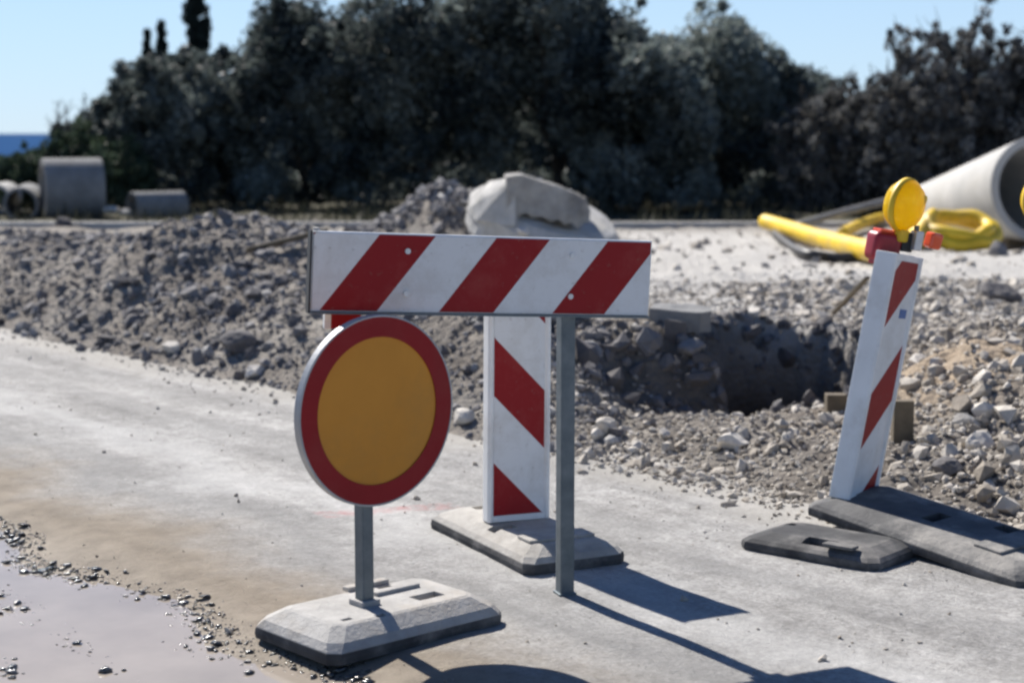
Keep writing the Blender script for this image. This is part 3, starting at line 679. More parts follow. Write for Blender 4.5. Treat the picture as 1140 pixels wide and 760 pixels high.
t = thing('warning_lamp', 'yellow warning lamp with red housing on top of the leaning beacon', 'lamp', top)
def loc3(px, py, Y): return P(px, py, Y) - top
RX = lambda a, b=0: Matrix.Rotation(R(a), 3, 'Y') @ Matrix.Rotation(R(b), 3, 'Z')
lamp_head(t, loc3(1007, 228, yL + 0.02), R(48), R(12), 0.104)
b = bmesh.new(); add_box(b, loc3(1002, 262, yL + 0.02), (0.05, 0.05, 0.05), RX(10, 40)); obj('neck', b, M_['yellow'], t, bevel=0.012)
b = bmesh.new(); add_box(b, loc3(983, 274, yL + 0.03), (0.118, 0.09, 0.112), RX(9, 20)); obj('housing', b, M_['lamp_red'], t, True, bevel=0.028, seg=4)
b = bmesh.new(); add_box(b, loc3(979, 287, yL + 0.03), (0.06, 0.06, 0.05), RX(9, 20)); obj('housing_foot', b, M_['lamp_red'], t, bevel=0.008)
b = bmesh.new(); add_box(b, loc3(985, 257, yL + 0.03), (0.07, 0.06, 0.014), RX(9, 20)); obj('housing_highlight', b, M_['lens_red'], t, bevel=0.004)  # bright plate paints a highlight on the housing top
b = bmesh.new(); add_box(b, loc3(1007, 269, yL + 0.05), (0.05, 0.05, 0.075), RX(9, 20)); obj('battery_case', b, M_['black'], t, bevel=0.006)
b = bmesh.new(); add_box(b, loc3(1020, 268, yL + 0.035), (0.035, 0.045, 0.075), RX(9, 20)); obj('clamp', b, M_['alu'], t, bevel=0.006)
b = bmesh.new(); add_cyl(b, loc3(1020, 257, yL + 0.035), loc3(1021, 251, yL + 0.035), 0.010, n=12); obj('clamp_bolt', b, M_['galv'], t)
b = bmesh.new(); add_box(b, loc3(1039, 268, yL + 0.045), (0.058, 0.05, 0.062), RX(14, 30)); obj('red_cap', b, M_['lens_red'], t, bevel=0.014, seg=3)
q = P(1166, 222, 6.7)
t = thing('warning_lamp', 'round yellow warning lamp cut off by the right picture edge', 'lamp', (q.x, q.y, tz(q.x, q.y)))
zc = q.z - tz(q.x, q.y)
lamp_head(t, Vector((-0.020, -0.02, zc)), R(28), R(0), 0.108)
b = bmesh.new(); add_box(b, (0.035, 0.02, zc - 0.16), (0.10, 0.08, 0.11)); obj('housing', b, M_['lamp_red'], t, bevel=0.014)
b = bmesh.new(); add_box(b, (0.06, 0.02, (zc - 0.1) / 2), (0.042, 0.042, zc - 0.1)); obj('pole', b, M_['galv'], t, bevel=0.004)

# ------------------------------------------------------------------ kerb, pipes, slab
KY = 25.6
def kerb(x0, x1, label, y=KY, h=0.17):
    b = bmesh.new()
    n = max(2, int((x1 - x0) / 1.0)); e = [x0 + (x1 - x0) * k / n for k in range(n + 1)]
    for k in range(n):
        add_box(b, ((e[k] + e[k + 1]) / 2, y + 0.10, h / 2 - 0.07), (e[k + 1] - e[k] - 0.012, 0.2, h + 0.14))
    return tag(obj('kerb', b, M_['concrete'], bevel=0.012), label, 'kerb')
kerb(-10.5, 8.5, 'long grey concrete kerb running in front of the trees')

def pipe(name, label, ca, cb, r0, r1, wall, m, mouth_first=True, bell=None, group=None):
    """hollow concrete pipe from ca to cb (outer radii r0 -> r1)"""
    ca, cb = Vector(ca), Vector(cb); L = (cb - ca).length
    t = thing(name, label, 'pipe', ca, 0, group)
    q = (cb - ca).to_track_quat('Z', 'Y').to_matrix().to_4x4()
    b = bmesh.new()
    prof = [(r0 - wall, 0.0), (r0 - 0.01, 0.0), (r0, 0.012)]
    if bell: prof += [(r0, bell * 0.8), (r0 - (r0 - r1) * 0.35, bell)]
    prof += [(r1, L - 0.012), (r1 - 0.01, L), (r1 - wall, L)]
    add_lathe(b, prof, q, 56, True)
    o = obj('pipe_wall', b, m, t, True)
    for e in o.data.edges: pass
    md = o.modifiers.new('es', 'EDGE_SPLIT'); md.split_angle = R(35)
    return t
Yp = 29.5
z0 = 0.0
def lying(px0, px1, pytop, pybot, Y, name, label, m, wall, skew=0.0, group=None):
    top, bot = P((px0 + px1) / 2, pytop, Y), P((px0 + px1) / 2, pybot, Y)
    r = (top.z - bot.z) / 2; zc = (top.z + bot.z) / 2
    xa, xb = P(px0, 200, Y).x, P(px1, 200, Y).x
    return pipe(name, label, (xa, Y - skew / 2, zc), (xb, Y + skew / 2, zc), r, r, wall, m, group=group)
lying(50, 110, 176, 246, 29.0, 'concrete_pipe', 'largest concrete pipe section lying under the low shrubs on the left', M_['concrete_dark'], 0.10, 0.35, 'concrete pipe sections on the far verge')
pipe('concrete_pipe', 'small concrete pipe facing the road beside the largest pipe section', P(23, 228, 28.5), P(33, 222, 30.5), 0.29, 0.29, 0.05, M_['concrete_dark'], group='concrete pipe sections on the far verge')
pipe('concrete_pipe', 'small pale pipe cut off by the left picture edge', P(-6, 222, 29.5), P(8, 219, 31.0), 0.27, 0.27, 0.05, M_['concrete'], group='concrete pipe sections on the far verge')
lying(150, 199, 213, 244, 29.5, 'concrete_pipe', 'dark concrete pipe section in the shade under the olive trees', M_['concrete_dark'], 0.06, 0.6, 'concrete pipe sections on the far verge')
# dark kerb stones / clod on the kerb in front of the pipe
single_rock('stone', 'dark clod lying against the kerb before the largest pipe', P(72, 249, 25.5), (0.26, 0.2, 0.2), M_['rock_grey'], 3, tone=0.0)
single_rock('stone', 'pale stone on the verge just right of the largest pipe', P(124, 235, 28.6), (0.30, 0.25, 0.14), M_['rock_pale'], 5, tone=1.0)
single_rock('stone', 'small pale stone touching the verge stone right of the pipes', P(139, 236, 28.6), (0.2, 0.2, 0.13), M_['rock_pale'], 6, tone=1.0)

# big tapering pipe on the right
m0 = P(1158, 210, 20.5); m1 = P(1004, 238, 24.2)
pipe('tapered_pipe', 'big pale tapering concrete pipe with its dark mouth to the right', m0, m1, 0.64, 0.26, 0.10, M_['concrete_white'], bell=None)
# support blocks under the mouth
b = bmesh.new(); c = P(1150, 268, 20.9); add_box(b, (c.x, c.y, 0.20), (0.7, 0.3, 0.30)); tag(obj('timber_block', b, M_['wood'], bevel=0.02), 'dark timber block wedged under the pipe mouth', 'block')
# dark drain hose
b = bmesh.new(); add_tube(b, smooth_path([P(892, 250, 23.6), P(930, 239, 23.8), P(968, 229, 24.6), P(1000, 221, 25.0)]), 0.055); tag(obj('drain_pipe', b, M_['concrete_dark'], smooth=True), 'thin dark grey drain pipe propped against the tapering pipe', 'pipe')
b = bmesh.new(); add_tube(b, smooth_path([on_ground(px, py, 0, 0.05) + Vector((0, 0, 0.05)) for px, py in ((862, 260), (876, 271), (893, 281), (925, 287), (960, 286))]), 0.05); tag(obj('cable', b, M_['black'], smooth=True), 'black cable curving over pale gravel under the yellow hose', 'cable')
# yellow hoses
def hose(name, label, pts, r, cat='hose', n=10, corr=True):
    b = bmesh.new(); pa = smooth_path(pts, n)
    add_tube(b, pa, (lambda u: r * (1 + 0.035 * math.sin(u * 900))) if corr else r, 18)
    return tag(obj(name, b, M_['yellow'], smooth=True), label, cat)
hose('yellow_hose', 'straight thick yellow hose sloping over the gravel to the beacon', [on_ground(px, py, 0, 0.13) + Vector((0, 0, 0.13)) for px, py in ((852, 247), (874, 253), (905, 263), (945, 274), (985, 283))], 0.105)
C0 = P(1066, 259, 19.4); cp = []
for px, py, l in ((938, 260, .10), (958, 250, .11), (985, 242, .12), (1008, 246, .12)): cp.append(on_ground(px, py, 0, l) + Vector((0, 0, l)))
for k in range(27):
    a = R(200 - 30 * k); w = 1.0 - 0.012 * k
    cp.append(C0 + Vector((0.47 * w * math.cos(a) + 0.012 * math.sin(5 * a + k), 0.42 * w * math.sin(a), 0.155 * math.sin(a) * w + 0.006 * k - 0.04 + 0.02 * math.sin(2.3 * k))))
cp.append(P(1010, 274, 18.9)); cp.append(P(985, 277, 18.9))
hose('yellow_hose', 'coiled yellow hose looping in front of the big pipe mouth', cp, 0.075)
# broken round concrete cover on the heap
SY = 17.0
cc = P(604, 254, SY)
t = thing('broken_cover', 'broken thick round concrete cover tilted on the gravel heap', 'cover', cc, 0)
b = bmesh.new()
Mt = Matrix.Rotation(R(17), 4, 'Y') @ Matrix.Rotation(R(14), 4, 'X')
add_lathe(b, [(0.001, -0.22), (0.70, -0.22), (0.77, -0.14), (0.78, 0.10), (0.70, 0.20), (0.60, 0.22), (0.001, 0.22)], Mt, 40)
for v in b.verts:
    v.co += Vector((0, 0, 0)) + v.co.normalized() * 0.03 * float(vnoise(np.array([v.co.x * 6.0 + 5]), np.array([v.co.z * 6.0 + v.co.y * 4]), 3)[0])
roughen(b, 0.02, 5, 2); obj('disc', b, M_['concrete_pale'], t, False, bevel=0.0)
b = bmesh.new()
for p in ((-0.29, -0.66, 0.50), (-0.27, -0.74, 0.06), (-0.66, -0.56, 0.10), (-0.76, -0.15, 0.20), (-0.70, -0.40, 0.24), (-0.52, 0.10, 0.46), (-0.46, -0.35, 0.49), (0.0, 0.2, 0.50), (0.0, 0.2, 0.0), (-0.6, 0.1, 0.0)):
    b.verts.new(p)
bmesh.ops.convex_hull(b, input=b.verts[:])
bmesh.ops.triangulate(b, faces=b.faces[:]); roughen(b, 0.03, 6, 4); obj('broken_side', b, M_['concrete_pale'], t)
# broken upper chunk with a jagged lower edge, darker concrete paints in its front-face shade
rng = np.random.default_rng(12)
tops = [(-0.36, 0.50), (-0.20, 0.52), (-0.05, 0.47), (0.12, 0.42), (0.28, 0.37), (0.41, 0.30), (0.44, 0.18)]
bots = [(0.43, 0.05), (0.38, 0.06), (0.33, 0.0), (0.26, 0.055), (0.20, 0.04), (0.14, 0.10), (0.06, 0.085), (-0.02, 0.13), (-0.10, 0.11), (-0.17, 0.16), (-0.24, 0.14), (-0.30, 0.20), (-0.36, 0.17)]
b = bmesh.new()
pf = tops + bots
fr = [b.verts.new((x, -0.70 + 0.25 * (0.5 - z) * 0.3 + 0.012 * rng.normal(), z + 0.02)) for x, z in pf]
bk = [b.verts.new((x * 0.9 - 0.05, 0.22, z + (0.03 if z > 0.22 else 0.17))) for x, z in pf]
n = len(pf)
f1 = b.faces.new(fr); b.faces.new(bk[::-1])
for k in range(n): b.faces.new((fr[k], bk[k], bk[(k + 1) % n], fr[(k + 1) % n]))
bmesh.ops.recalc_face_normals(b, faces=b.faces[:]); bmesh.ops.triangulate(b, faces=[f for f in b.faces if len(f.verts) > 4])
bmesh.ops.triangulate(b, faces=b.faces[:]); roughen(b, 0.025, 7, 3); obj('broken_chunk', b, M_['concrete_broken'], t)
single_rock('stone', 'small bright stone below the broken concrete cover', P(582, 258, 16.1), (0.13, 0.1, 0.09), M_['rock_pale'], 9, tone=1.0)

# singular stones and timber around the pit
q = P(757, 358, 9.9); b = bmesh.new()
add_prism(b, [(-0.18, -0.10), (-0.06, -0.13), (0.12, -0.12), (0.18, -0.04), (0.17, 0.10), (0.02, 0.13), (-0.16, 0.09)], 0.0, 0.125)
bmesh.ops.triangulate(b, faces=b.faces[:]); roughen(b, 0.015, 9, 3)
o = obj('stone', b, M_['concrete_dark'], bevel=0.0); o.location = (q.x, q.y, sz(q.x, q.y) + 0.01); o.rotation_euler = (R(4), R(3), R(-8))
tag(o, 'flat dark grey stone slab at the left rim of the pit', 'stone')
for k, (px, py, w, lab, mm, tn) in enumerate([
    (818, 498, 0.15, 'whitish oblong stone on the gravel before the pit', 'rock_pale', 1.0),
    (838, 352, 0.13, 'small cream stone lying on the far rim of the pit', 'rock_pale', 1.0),
    (1090, 498, 0.16, 'pale rounded stone high on the right gravel pile', 'rock_pale', 0.9),
    (1056, 532, 0.17, 'dark hollow looking stone low in the right gravel pile', 'rock_grey', 0.1),
    (1112, 335, 0.34, 'dark lump of earth on the levelled ground at far right', 'rock_grey', 0.15),
    (191, 392, 0.14, 'light stone at the foot of the left mound', 'rock_pale', 0.95),
    (266, 388, 0.26, 'angular dark stone jutting from the left mound above the road', 'rock_grey', 0.15),
    (283, 418, 0.13, 'bright stone at the road edge left of the round sign', 'rock_pale', 1.0),
    (770, 392, 0.17, 'broken grey stone in the shaded bank left of the pit', 'rock_grey', 0.5),
    (674, 540 - 60, 0.13, 'light grey stone beside the grey barrier post', 'rock_pale', 0.7),
    (1112, 284, 0.30, 'grey stone lying under the yellow hose coil', 'rock_grey', 0.4),
    (516, 470, 0.14, 'light stone at the road edge between sign and striped beacon', 'rock_pale', 0.9)]):
    q = on_ground(px, py, 0.15); single_rock('stone', lab, (q.x, q.y, sz(q.x, q.y) + w * 0.16), (w, w * 0.75, w * 0.6), M_[mm], 40 + k, 0.5 * k, 9, 3, tn)
# wooden stakes
q = on_ground(928, 352, 0.3); e = P(966, 312, q.y - 0.5)
b = bmesh.new(); dd = (e - q); add_box(b, (q + e) / 2 + Vector((0, 0, 0.02)), (0.035, 0.02, dd.length), dd.to_track_quat('Z', 'Y').to_matrix())
tag(obj('wooden_stick', b, M_['wood'], bevel=0.003), 'weathered wooden stick leaning out of the pit behind the beacon', 'stick')
q = on_ground(1004, 492, 0.1)
b = bmesh.new(); add_box(b, (q.x, q.y, q.z + 0.08), (0.09, 0.06, 0.20)); tag(obj('wooden_stake', b, M_['wood'], bevel=0.006), 'short brown stake stump right of the leaning beacon', 'stake')
q = on_ground(930, 460, 0.0)
b = bmesh.new(); add_box(b, (q.x, q.y, q.z + 0.03), (0.10, 0.08, 0.13)); tag(obj('wooden_block', b, M_['wood'], bevel=0.006), 'small wooden block at the pit rim left of the leaning beacon', 'block')
q = on_ground(318, 284, 0.2)
b = bmesh.new(); add_tube(b, [q + Vector((-0.30, 0, 0.03)), q + Vector((0.0, 0.1, 0.10)), q + Vector((0.30, 0.2, 0.17))], 0.022, 8); tag(obj('bare_branch', b, M_['wood'], smooth=True), 'pale bare branch behind the left end of the striped board', 'branch')

# ------------------------------------------------------------------ vegetation
def leaves(centers, radii, per, size, rng, aspect=2.2, tone=None, updir=None):
    """quads clustered about centres -> V, F, tone"""
    C = np.repeat(centers, per, 0); r = np.repeat(radii, per)
    n = len(C)
    d = rng.normal(size=(n, 3)); d /= np.linalg.norm(d, axis=1, keepdims=True)
    p = C + d * (r * rng.uniform(0.15, 1.0, n) ** 0.55)[:, None]
    a = rng.normal(size=(n, 3)) + (0.8 * d)
    if updir is not None: a = a * 0.5 + np.array(updir)
    a /= np.linalg.norm(a, axis=1, keepdims=True)
    b = np.cross(a, rng.normal(size=(n, 3))); b /= np.linalg.norm(b, axis=1, keepdims=True)
    s = size * rng.uniform(0.6, 1.4, n)
    la = a * (s * aspect / 2)[:, None]; lb = b * (s / 2)[:, None]
    V = np.stack([p - la, p + lb * 1.0, p + la, p - lb * 1.0], 1).reshape(-1, 3)
    F = np.arange(4 * n).reshape(-1, 4)
    tn = np.repeat(tone, per) + rng.normal(size=n) * 0.14 if tone is not None else rng.uniform(0, 1, n)
    return V, F, np.repeat(np.clip(tn, 0, 1), 4)

def tree(name, label, x, y, h, rx, ry, trunk_h, rng_seed, kind='olive', nclump=120, per=95, size=0.055, group=None, cat='tree', lean=0.0, nlimb=6, zlow=0.22):
    rng = np.random.default_rng(rng_seed); seed_off = rng_seed * 3.7
    gz = tz(x, y, False)
    t = thing(name, label, cat, (x, y, gz), 0, group)
    # crown: lumpy ellipsoid made of several lobes
    nl = 7
    lob = []
    for k in range(nl):
        a = 2 * math.pi * k / nl + rng.uniform(-0.4, 0.4); rr = rng.uniform(0.35, 0.7)
        lob.append((rx * rr * math.cos(a) + lean, ry * rr * math.sin(a), trunk_h + (h - trunk_h) * rng.uniform(0.32, 0.70), rng.uniform(0.38, 0.55)))
    lob.append((lean, 0, trunk_h + (h - trunk_h) * 0.60, 0.60))
    cs = []
    for _ in range(nclump):
        L = lob[rng.integers(len(lob))]
        d = rng.normal(size=3); d /= np.linalg.norm(d); q = rng.uniform(0.55, 1.0)
        cs.append((L[0] + d[0] * rx * L[3] * q, L[1] + d[1] * ry * L[3] * q, L[2] + d[2] * (h - trunk_h) * 0.5 * L[3] * 1.25 * q))
    cs = np.array(cs); cs[:, 2] = np.clip(cs[:, 2], trunk_h * 0.55 + zlow * rng.uniform(0, 1, len(cs)), h)
    cr = rng.uniform(0.20, 0.48, len(cs)) * min(1.0, 0.55 + h / 9)
    if kind == 'olive' and zlow >= 0.5:
        m = 60; a = rng.uniform(0, 6.283, m); q = np.sqrt(rng.uniform(0.1, 1, m)) * 0.95
        cs = np.vstack([cs, np.stack([rx * q * np.cos(a), ry * q * np.sin(a), rng.uniform(0.25, trunk_h * 1.3 + 0.6, m)], 1)]); cr = np.concatenate([cr, rng.uniform(0.18, 0.42, m)])
        m = 80; k = rng.integers(0, nclump, m); L0 = np.array([lean, 0, trunk_h + (h - trunk_h) * 0.5])
        d = cs[k] - L0; cs = np.vstack([cs, L0 + d * rng.uniform(1.05, 1.34, (m, 1))]); cr = np.concatenate([cr, rng.uniform(0.07, 0.17, m)])
        cs[:, 2] = np.maximum(cs[:, 2], 0.15)
    V, Fq, tn = leaves(cs, cr, per, size, rng, 2.4, np.clip(0.5 + 1.1 * vnoise(cs[:, 0] * 1.1 + seed_off, cs[:, 2] * 1.1, 8) + rng.normal(size=len(cs)) * 0.18, 0, 1))
    o = np_mesh('crown', V, Fq, M_[kind], False, tn); o.parent = t
    # trunk with limbs reaching the lobes
    b = bmesh.new(); r0 = 0.055 * h ** 0.85 * 0.5
    fork = Vector((lean * 0.4, 0, trunk_h * 0.85))
    add_tube(b, smooth_path([(0, 0, -0.1), (rng.uniform(-.1, .1), rng.uniform(-.1, .1), trunk_h * 0.4), fork], 5), lambda u: r0 * (1.35 - 0.55 * u), 9)
    for k in range(min(nlimb, len(lob))):
        L = Vector(lob[k][:3]); mid = fork.lerp(L, 0.5) + Vector((rng.uniform(-.2, .2), rng.uniform(-.2, .2), rng.uniform(-0.1, .25)))
        add_tube(b, smooth_path([fork - Vector((0, 0, 0.12)), mid, L], 5), lambda u: r0 * (0.6 - 0.48 * u), 6)
        for q in range(2):
            e = L + Vector((rng.uniform(-.5, .5), rng.uniform(-.5, .5), rng.uniform(0.1, .6))); add_tube(b, [mid.lerp(L, 0.6), e], lambda u: r0 * (0.22 - 0.17 * u), 5)
    obj('trunk', b, M_['bark'], t, True)
    return t
def X_at(px, Y): return (px - 570) / F_PX * Y
def hgt(py, Y): return CAM_H - (py - H0) / F_PX * Y
OL = 'olive trees along the far verge'
specs = [  # px, Y, top py, half width px, label
    (205, 33.5, 62, 92, 'leftmost olive tree below the tall cypress'),
    (340, 33.0, 2, 84, 'second olive tree from the left with a pointed top'),
    (475, 32.0, -34, 102, 'broad olive tree directly above the left half of the striped board'),
    (620, 32.5, -60, 116, 'tallest olive tree above the broken concrete cover'),
    (712, 31.0, 22, 82, 'paler rounded olive tree in front of the tallest one'),
    (800, 33.5, 14, 92, 'olive tree with a wispy top at the sky gap on the right'),
]
for k, (px, Y, tp, hw, lab) in enumerate(specs):
    h = hgt(tp, Y) - tz(X_at(px, Y), Y, False); rx = hw / F_PX * Y * 1.02
    tree('olive_tree', lab, X_at(px, Y), Y, h, rx, 1.5, h * 0.16, 100 + k, 'olive', 230, 110, 0.058, OL, zlow=0.5)
# a second row closes the wood behind
for k, (px, Y, tp, hw, lab) in enumerate([
    (270, 39, 70, 105, 'dim tree seen behind the gap of the two leftmost olives'),
    (420, 40, 40, 105, 'dim tree behind the olive above the left of the board'),
    (545, 41, 20, 110, 'dim tree behind the gap left of the tallest olive'),
    (690, 40, 18, 110, 'dim tree behind the tallest olive on its right'),
    (850, 41, 60, 100, 'dim tree behind the wispy olive beside the sky gap'),
    (150, 40, 120, 70, 'low dim tree at the left end of the wood')]):
    h = hgt(tp, Y); rx = hw / F_PX * Y
    tree('background_tree', lab, X_at(px, Y), Y, h, rx, 1.6, h * 0.12, 200 + k, 'olive', 120, 100, 0.085, 'dim trees behind the olives', zlow=0.5)
# wood closing the view far behind
rng = np.random.default_rng(909); n = 900
x = rng.uniform(-30, 30, n); y = rng.uniform(43, 47, n); tp = hgt(105, 45) * (0.75 + 0.5 * vnoise(x * 0.5, x * 0, 5)) * np.clip((x + 12.5) / 3.5, 0.28, 1)
cs = np.stack([x, y, rng.uniform(0, 1, n) * tp], 1)
V, Fq, tn = leaves(cs, np.where(x < -10.5, rng.uniform(0.2, 0.35, n), rng.uniform(0.4, 0.8, n)), 90, 0.13, rng, 1.8, rng.uniform(0, 1, n))
tag(np_mesh('far_wood', V, Fq, M_['olive'], False, tn), kind='stuff', label='dim mass of woodland closing the view behind the trees', cat='wood')

def shrub(name, label, px, Y, tp, hw, seed, kind='shrub', group=None, nst=38, size=0.05, per=34, twiggy=True):
    """many upright stems with leaf sprays along them"""
    rng = np.random.default_rng(seed); x = X_at(px, Y); gz = tz(x, Y, False); h = hgt(tp, Y) - gz; rx = hw / F_PX * Y
    t = thing(name, label, 'shrub', (x, Y, gz), 0, group)
    b = bmesh.new(); cs = []; cr = []
    for k in range(nst):
        a = rng.uniform(0, 2 * math.pi); rr = math.sqrt(rng.uniform(0, 1))
        e = Vector((rx * rr * math.cos(a), 0.9 * rr * math.sin(a), h * (1 - 0.34 * rr * rr) * rng.uniform(0.68, 1.0)))
        s = Vector((e.x * 0.45, e.y * 0.45, 0)); mid = s.lerp(e, 0.5) + Vector((rng.uniform(-.15, .15), rng.uniform(-.15, .15), 0))
        add_tube(b, smooth_path([s, mid, e], 4), lambda u: 0.028 * (1.05 - 0.85 * u), 5)
        for u in np.linspace(0.08, 0.99, 20):
            pnt = s.lerp(mid, u * 2) if u < 0.5 else mid.lerp(e, u * 2 - 1)
            j = 0.22 * (1 - 0.6 * u)
            cs.append(np.array(pnt) + rng.normal(size=3) * j); cr.append(rng.uniform(0.09, 0.26) * (1.25 - 0.8 * u))
            if twiggy and u > 0.3 and rng.uniform() < 0.6:
                q = pnt + Vector((rng.uniform(-.3, .3), rng.uniform(-.3, .3), rng.uniform(0.1, 0.4))); add_tube(b, [pnt, q], lambda w: 0.010 * (1 - 0.7 * w), 4)
    cs = np.array(cs); cr = np.array(cr); cs[:, 2] = np.maximum(cs[:, 2], 0.1)
    V, Fq, tn = leaves(cs, cr, per, size, rng, 2.0, rng.beta(1.3, 1.6, len(cs)), (0, 0, 0.6))
    o = np_mesh('foliage', V, Fq, M_[kind], False, tn); o.parent = t
    obj('stems', b, M_['bark'], t, True)
    return t
SH = 'twiggy shrubs on the right'
shrub('twiggy_shrub', 'grey twiggy shrub below the sky gap above the straight yellow hose', 925, 30.5, 80, 62, 301, group=SH)
shrub('twiggy_shrub', 'grey twiggy shrub right above the yellow hose coil', 1010, 29.5, 28, 74, 302, group=SH)
shrub('twiggy_shrub', 'tall dark twiggy shrub with upright shoots above the tapering pipe', 1075, 30.5, -22, 72, 303, group=SH)
shrub('twiggy_shrub', 'twiggy shrub at the right picture edge behind the pipe mouth', 1150, 30.0, -5, 74, 304, group=SH)
shrub('twiggy_shrub', 'low dark twiggy shrub filling behind the right pipe', 1040, 34, 66, 120, 305, group=SH, nst=40)
# low shrubs on the left
LS = 'low green shrubs on the left'
shrub('low_shrub', 'low green shrub behind the small concrete pipes', 35, 33, 160, 34, 311, 'green_shrub', LS, 20, twiggy=False)
shrub('low_shrub', 'green shrub directly behind the largest concrete pipe', 85, 33.5, 138, 46, 312, 'green_shrub', LS, 24, twiggy=False)
shrub('low_shrub', 'green shrub between the largest pipe and the leftmost olive', 135, 32, 150, 34, 313, 'green_shrub', LS, 22, twiggy=False)
shrub('low_shrub', 'faint far shrub at the left picture edge', 2, 40, 172, 26, 314, 'green_shrub', LS, 18, twiggy=False)
# undergrowth below the olives
UG = 'dusky bushes under the olive trees'
for k, (px, tp, hw, lab) in enumerate([(180, 196, 50, 'dusky bush behind the dark pipe section'), (290, 200, 55, 'dusky bush under the second olive tree'), (395, 204, 55, 'dusky bush left of the gravel heap'),
        (500, 196, 60, 'dusky bush right behind the gravel heap'), (640, 196, 70, 'dusky bush behind the broken concrete cover'), (760, 206, 55, 'dusky bush right of the broken concrete cover'), (850, 196, 55, 'dusky bush behind the end of the yellow hose')]):
    shrub('dusky_bush', lab, px, 35.5 + 0.3 * (k % 3), tp, hw, 330 + k, 'olive', UG, 20, 0.06, 30, False)
# cypress and young conifers
def cypress(name, label, px, Y, tp, hw, seed, n=190, size=0.05, group=None):
    rng = np.random.default_rng(seed); x = X_at(px, Y); gz = tz(x, Y, False); h = hgt(tp, Y) - gz; r = hw / F_PX * Y
    t = thing(name, label, 'tree', (x, Y, gz), 0, group)
    u = rng.uniform(0.06, 1, n); a = rng.uniform(0, 6.283, n)
    rr = r * np.minimum(1, (1 - u) * 3.0 + 0.12) * rng.uniform(0.3, 1.0, n)
    cs = np.stack([rr * np.cos(a), rr * np.sin(a), u * h], 1); cr = rng.uniform(0.10, 0.24, n) * r / 0.35
    V, Fq, tn = leaves(cs, np.minimum(cr, 0.3), 110, size, rng, 2.6, rng.uniform(0, 1, n), (0, 0, 1.2))
    o = np_mesh('crown', V, Fq, M_['conifer'], False, tn); o.parent = t
    b = bmesh.new(); add_tube(b, [(0, 0, -0.1), (0, 0, h * 0.5), (0, 0, h * 0.96)], lambda q: 0.12 * (1 - 0.9 * q), 8); obj('trunk', b, M_['bark'], t, True)
cypress('cypress_tree', 'tall dark cypress rising out of the picture above the olives', 225, 46, -60, 11, 401, 330)
cypress('young_conifer', 'short dark conifer tip left of its taller neighbour', 170, 44, 38, 7, 402, 160, group='young conifers beside the cypress')
cypress('young_conifer', 'slightly taller conifer tip nearest to the cypress', 185, 44, 30, 8, 403, 160, group='young conifers beside the cypress')
# bare saplings at the sky on the left
def sapling(label, px, Y, tp, seed):
    rng = np.random.default_rng(seed); x = X_at(px, Y); gz = tz(x, Y, False); h = hgt(tp, Y) - gz
    b = bmesh.new(); e = Vector((rng.uniform(-.25, .25), 0, h)); add_tube(b, smooth_path([(0, 0, -.1), (e.x * 0.3 + .08, 0, h * 0.5), e], 6), lambda u: 0.035 * (1 - 0.8 * u), 6)
    for k in range(12):
        u = rng.uniform(0.5, 0.95); s = Vector((e.x * u, 0, h * u)); d = Vector((rng.uniform(-.6, .6), rng.uniform(-.5, .5), rng.uniform(0.2, 0.7))); add_tube(b, [s, s + d * (1.3 - u)], lambda w: 0.014 * (1 - 0.7 * w), 4)
    o = obj('bare_sapling', b, M_['bark'], smooth=True); o.location = (x, Y, gz); tag(o, label, 'sapling', 'bare saplings against the sky')
sapling('thin bare sapling leftmost against the pale sky', 58, 38, 112, 501)
sapling('forked bare sapling between the leftmost one and the olive', 84, 38, 112, 502)
sapling('bare sapling closest to the leftmost olive crown', 100, 37, 102, 503)
# dry grass below the trees
rng = np.random.default_rng(77); n = 9000
x = rng.uniform(-11, 10, n); y = rng.uniform(26.2, 34, n); k = np.abs(x) < 0.34 * y; x, y = x[k], y[k]
keep = vnoise(x * 0.8, y * 0.8, 9) > -0.05; x, y = x[keep], y[keep]; n = len(x)
h = rng.uniform(0.08, 0.32, n); a = rng.uniform(0, 6.283, n); w = 0.018
g0 = terrain(x, y, False)
V = np.stack([np.stack([x - w * np.cos(a), y - w * np.sin(a), g0], 1), np.stack([x + w * np.cos(a), y + w * np.sin(a), g0], 1),
              np.stack([x + rng.normal(size=n) * .08, y + rng.normal(size=n) * .08, g0 + h], 1)], 1).reshape(-1, 3)
tag(np_mesh('dry_grass', V, np.arange(3 * n).reshape(-1, 3), M_['grass'], False, np.repeat(rng.uniform(0, 1, n), 3)), kind='stuff', label='dry grass tufts on the verge under the olive trees', cat='grass')

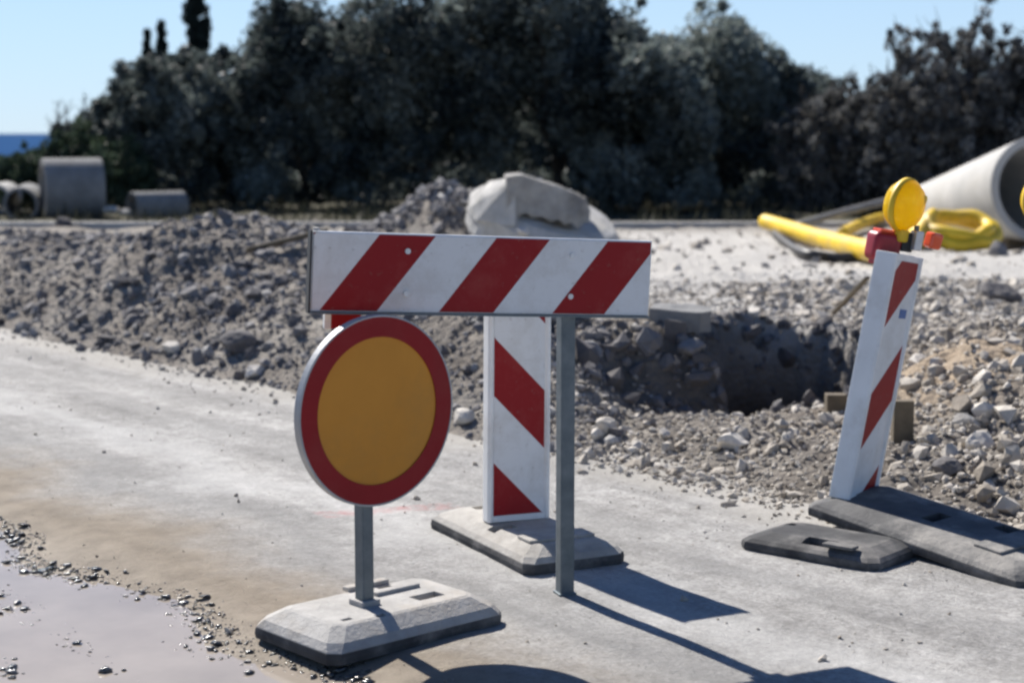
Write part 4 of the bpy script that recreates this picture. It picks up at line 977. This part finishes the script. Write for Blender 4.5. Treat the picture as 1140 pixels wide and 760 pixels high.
# ------------------------------------------------------------------ light, sky, camera
SUN_AZ, SUN_EL = R(-31), R(42)       # azimuth measured from +Y, negative to the left
wd = bpy.data.worlds.new('World'); SC.world = wd; wd.use_nodes = True; nt = wd.node_tree
sky = nt.nodes.new('ShaderNodeTexSky'); sky.sky_type = 'NISHITA'; sky.sun_disc = False
sky.sun_elevation = SUN_EL; sky.sun_rotation = SUN_AZ
sky.air_density = 1.0; sky.dust_density = 0.0; sky.ozone_density = 2.0; sky.altitude = 0
bg = nt.nodes['Background']; bg.inputs[1].default_value = 0.05; tc = N(nt, 'ShaderNodeTexCoord'); sx = N(nt, 'ShaderNodeSeparateXYZ'); nt.links.new(tc.outputs['Generated'], sx.inputs[0])
hz = N(nt, 'ShaderNodeMapRange', interpolation_type='SMOOTHSTEP'); nt.links.new(sx.outputs[2], hz.inputs[0])
hz.inputs[1].default_value = 0.02; hz.inputs[2].default_value = 0.26; hz.inputs[3].default_value = 0.66; hz.inputs[4].default_value = 0.0
skc = mixc(nt, 1.0, sky.outputs[0], (0.76, 0.92, 1.20), 'MULTIPLY')
nt.links.new(mixc(nt, hz.outputs[0], skc, (7.0, 9.4, 12.2)), bg.inputs[0])
sl = bpy.data.lights.new('Sun', 'SUN'); sl.energy = 5.0; sl.angle = R(0.5); sl.color = (1.0, 0.95, 0.88)
so = bpy.data.objects.new('Sun', sl); COL.objects.link(so)
sd = Vector((math.sin(SUN_AZ) * math.cos(SUN_EL), math.cos(SUN_AZ) * math.cos(SUN_EL), math.sin(SUN_EL)))
so.rotation_euler = sd.to_track_quat('Z', 'Y').to_euler()

cam = bpy.data.cameras.new('Camera'); co = bpy.data.objects.new('Camera', cam); COL.objects.link(co); SC.camera = co
co.location = (0, 0, CAM_H); co.rotation_euler = (math.pi / 2 - PITCH, 0, 0)
cam.sensor_width = 36; cam.lens = 36 * F_PX / W_PX; cam.clip_start = 0.05; cam.clip_end = 100000
cam.dof.use_dof = True; cam.dof.focus_distance = 5.6; cam.dof.aperture_fstop = 2.6
SC.view_settings.view_transform = 'Standard'; SC.view_settings.look = 'None'; SC.view_settings.gamma = 1; SC.view_settings.exposure = 0.82
SC.cycles.use_denoising = True
SC.cycles.filter_width = 2.5
SC.cycles.max_bounces = 6
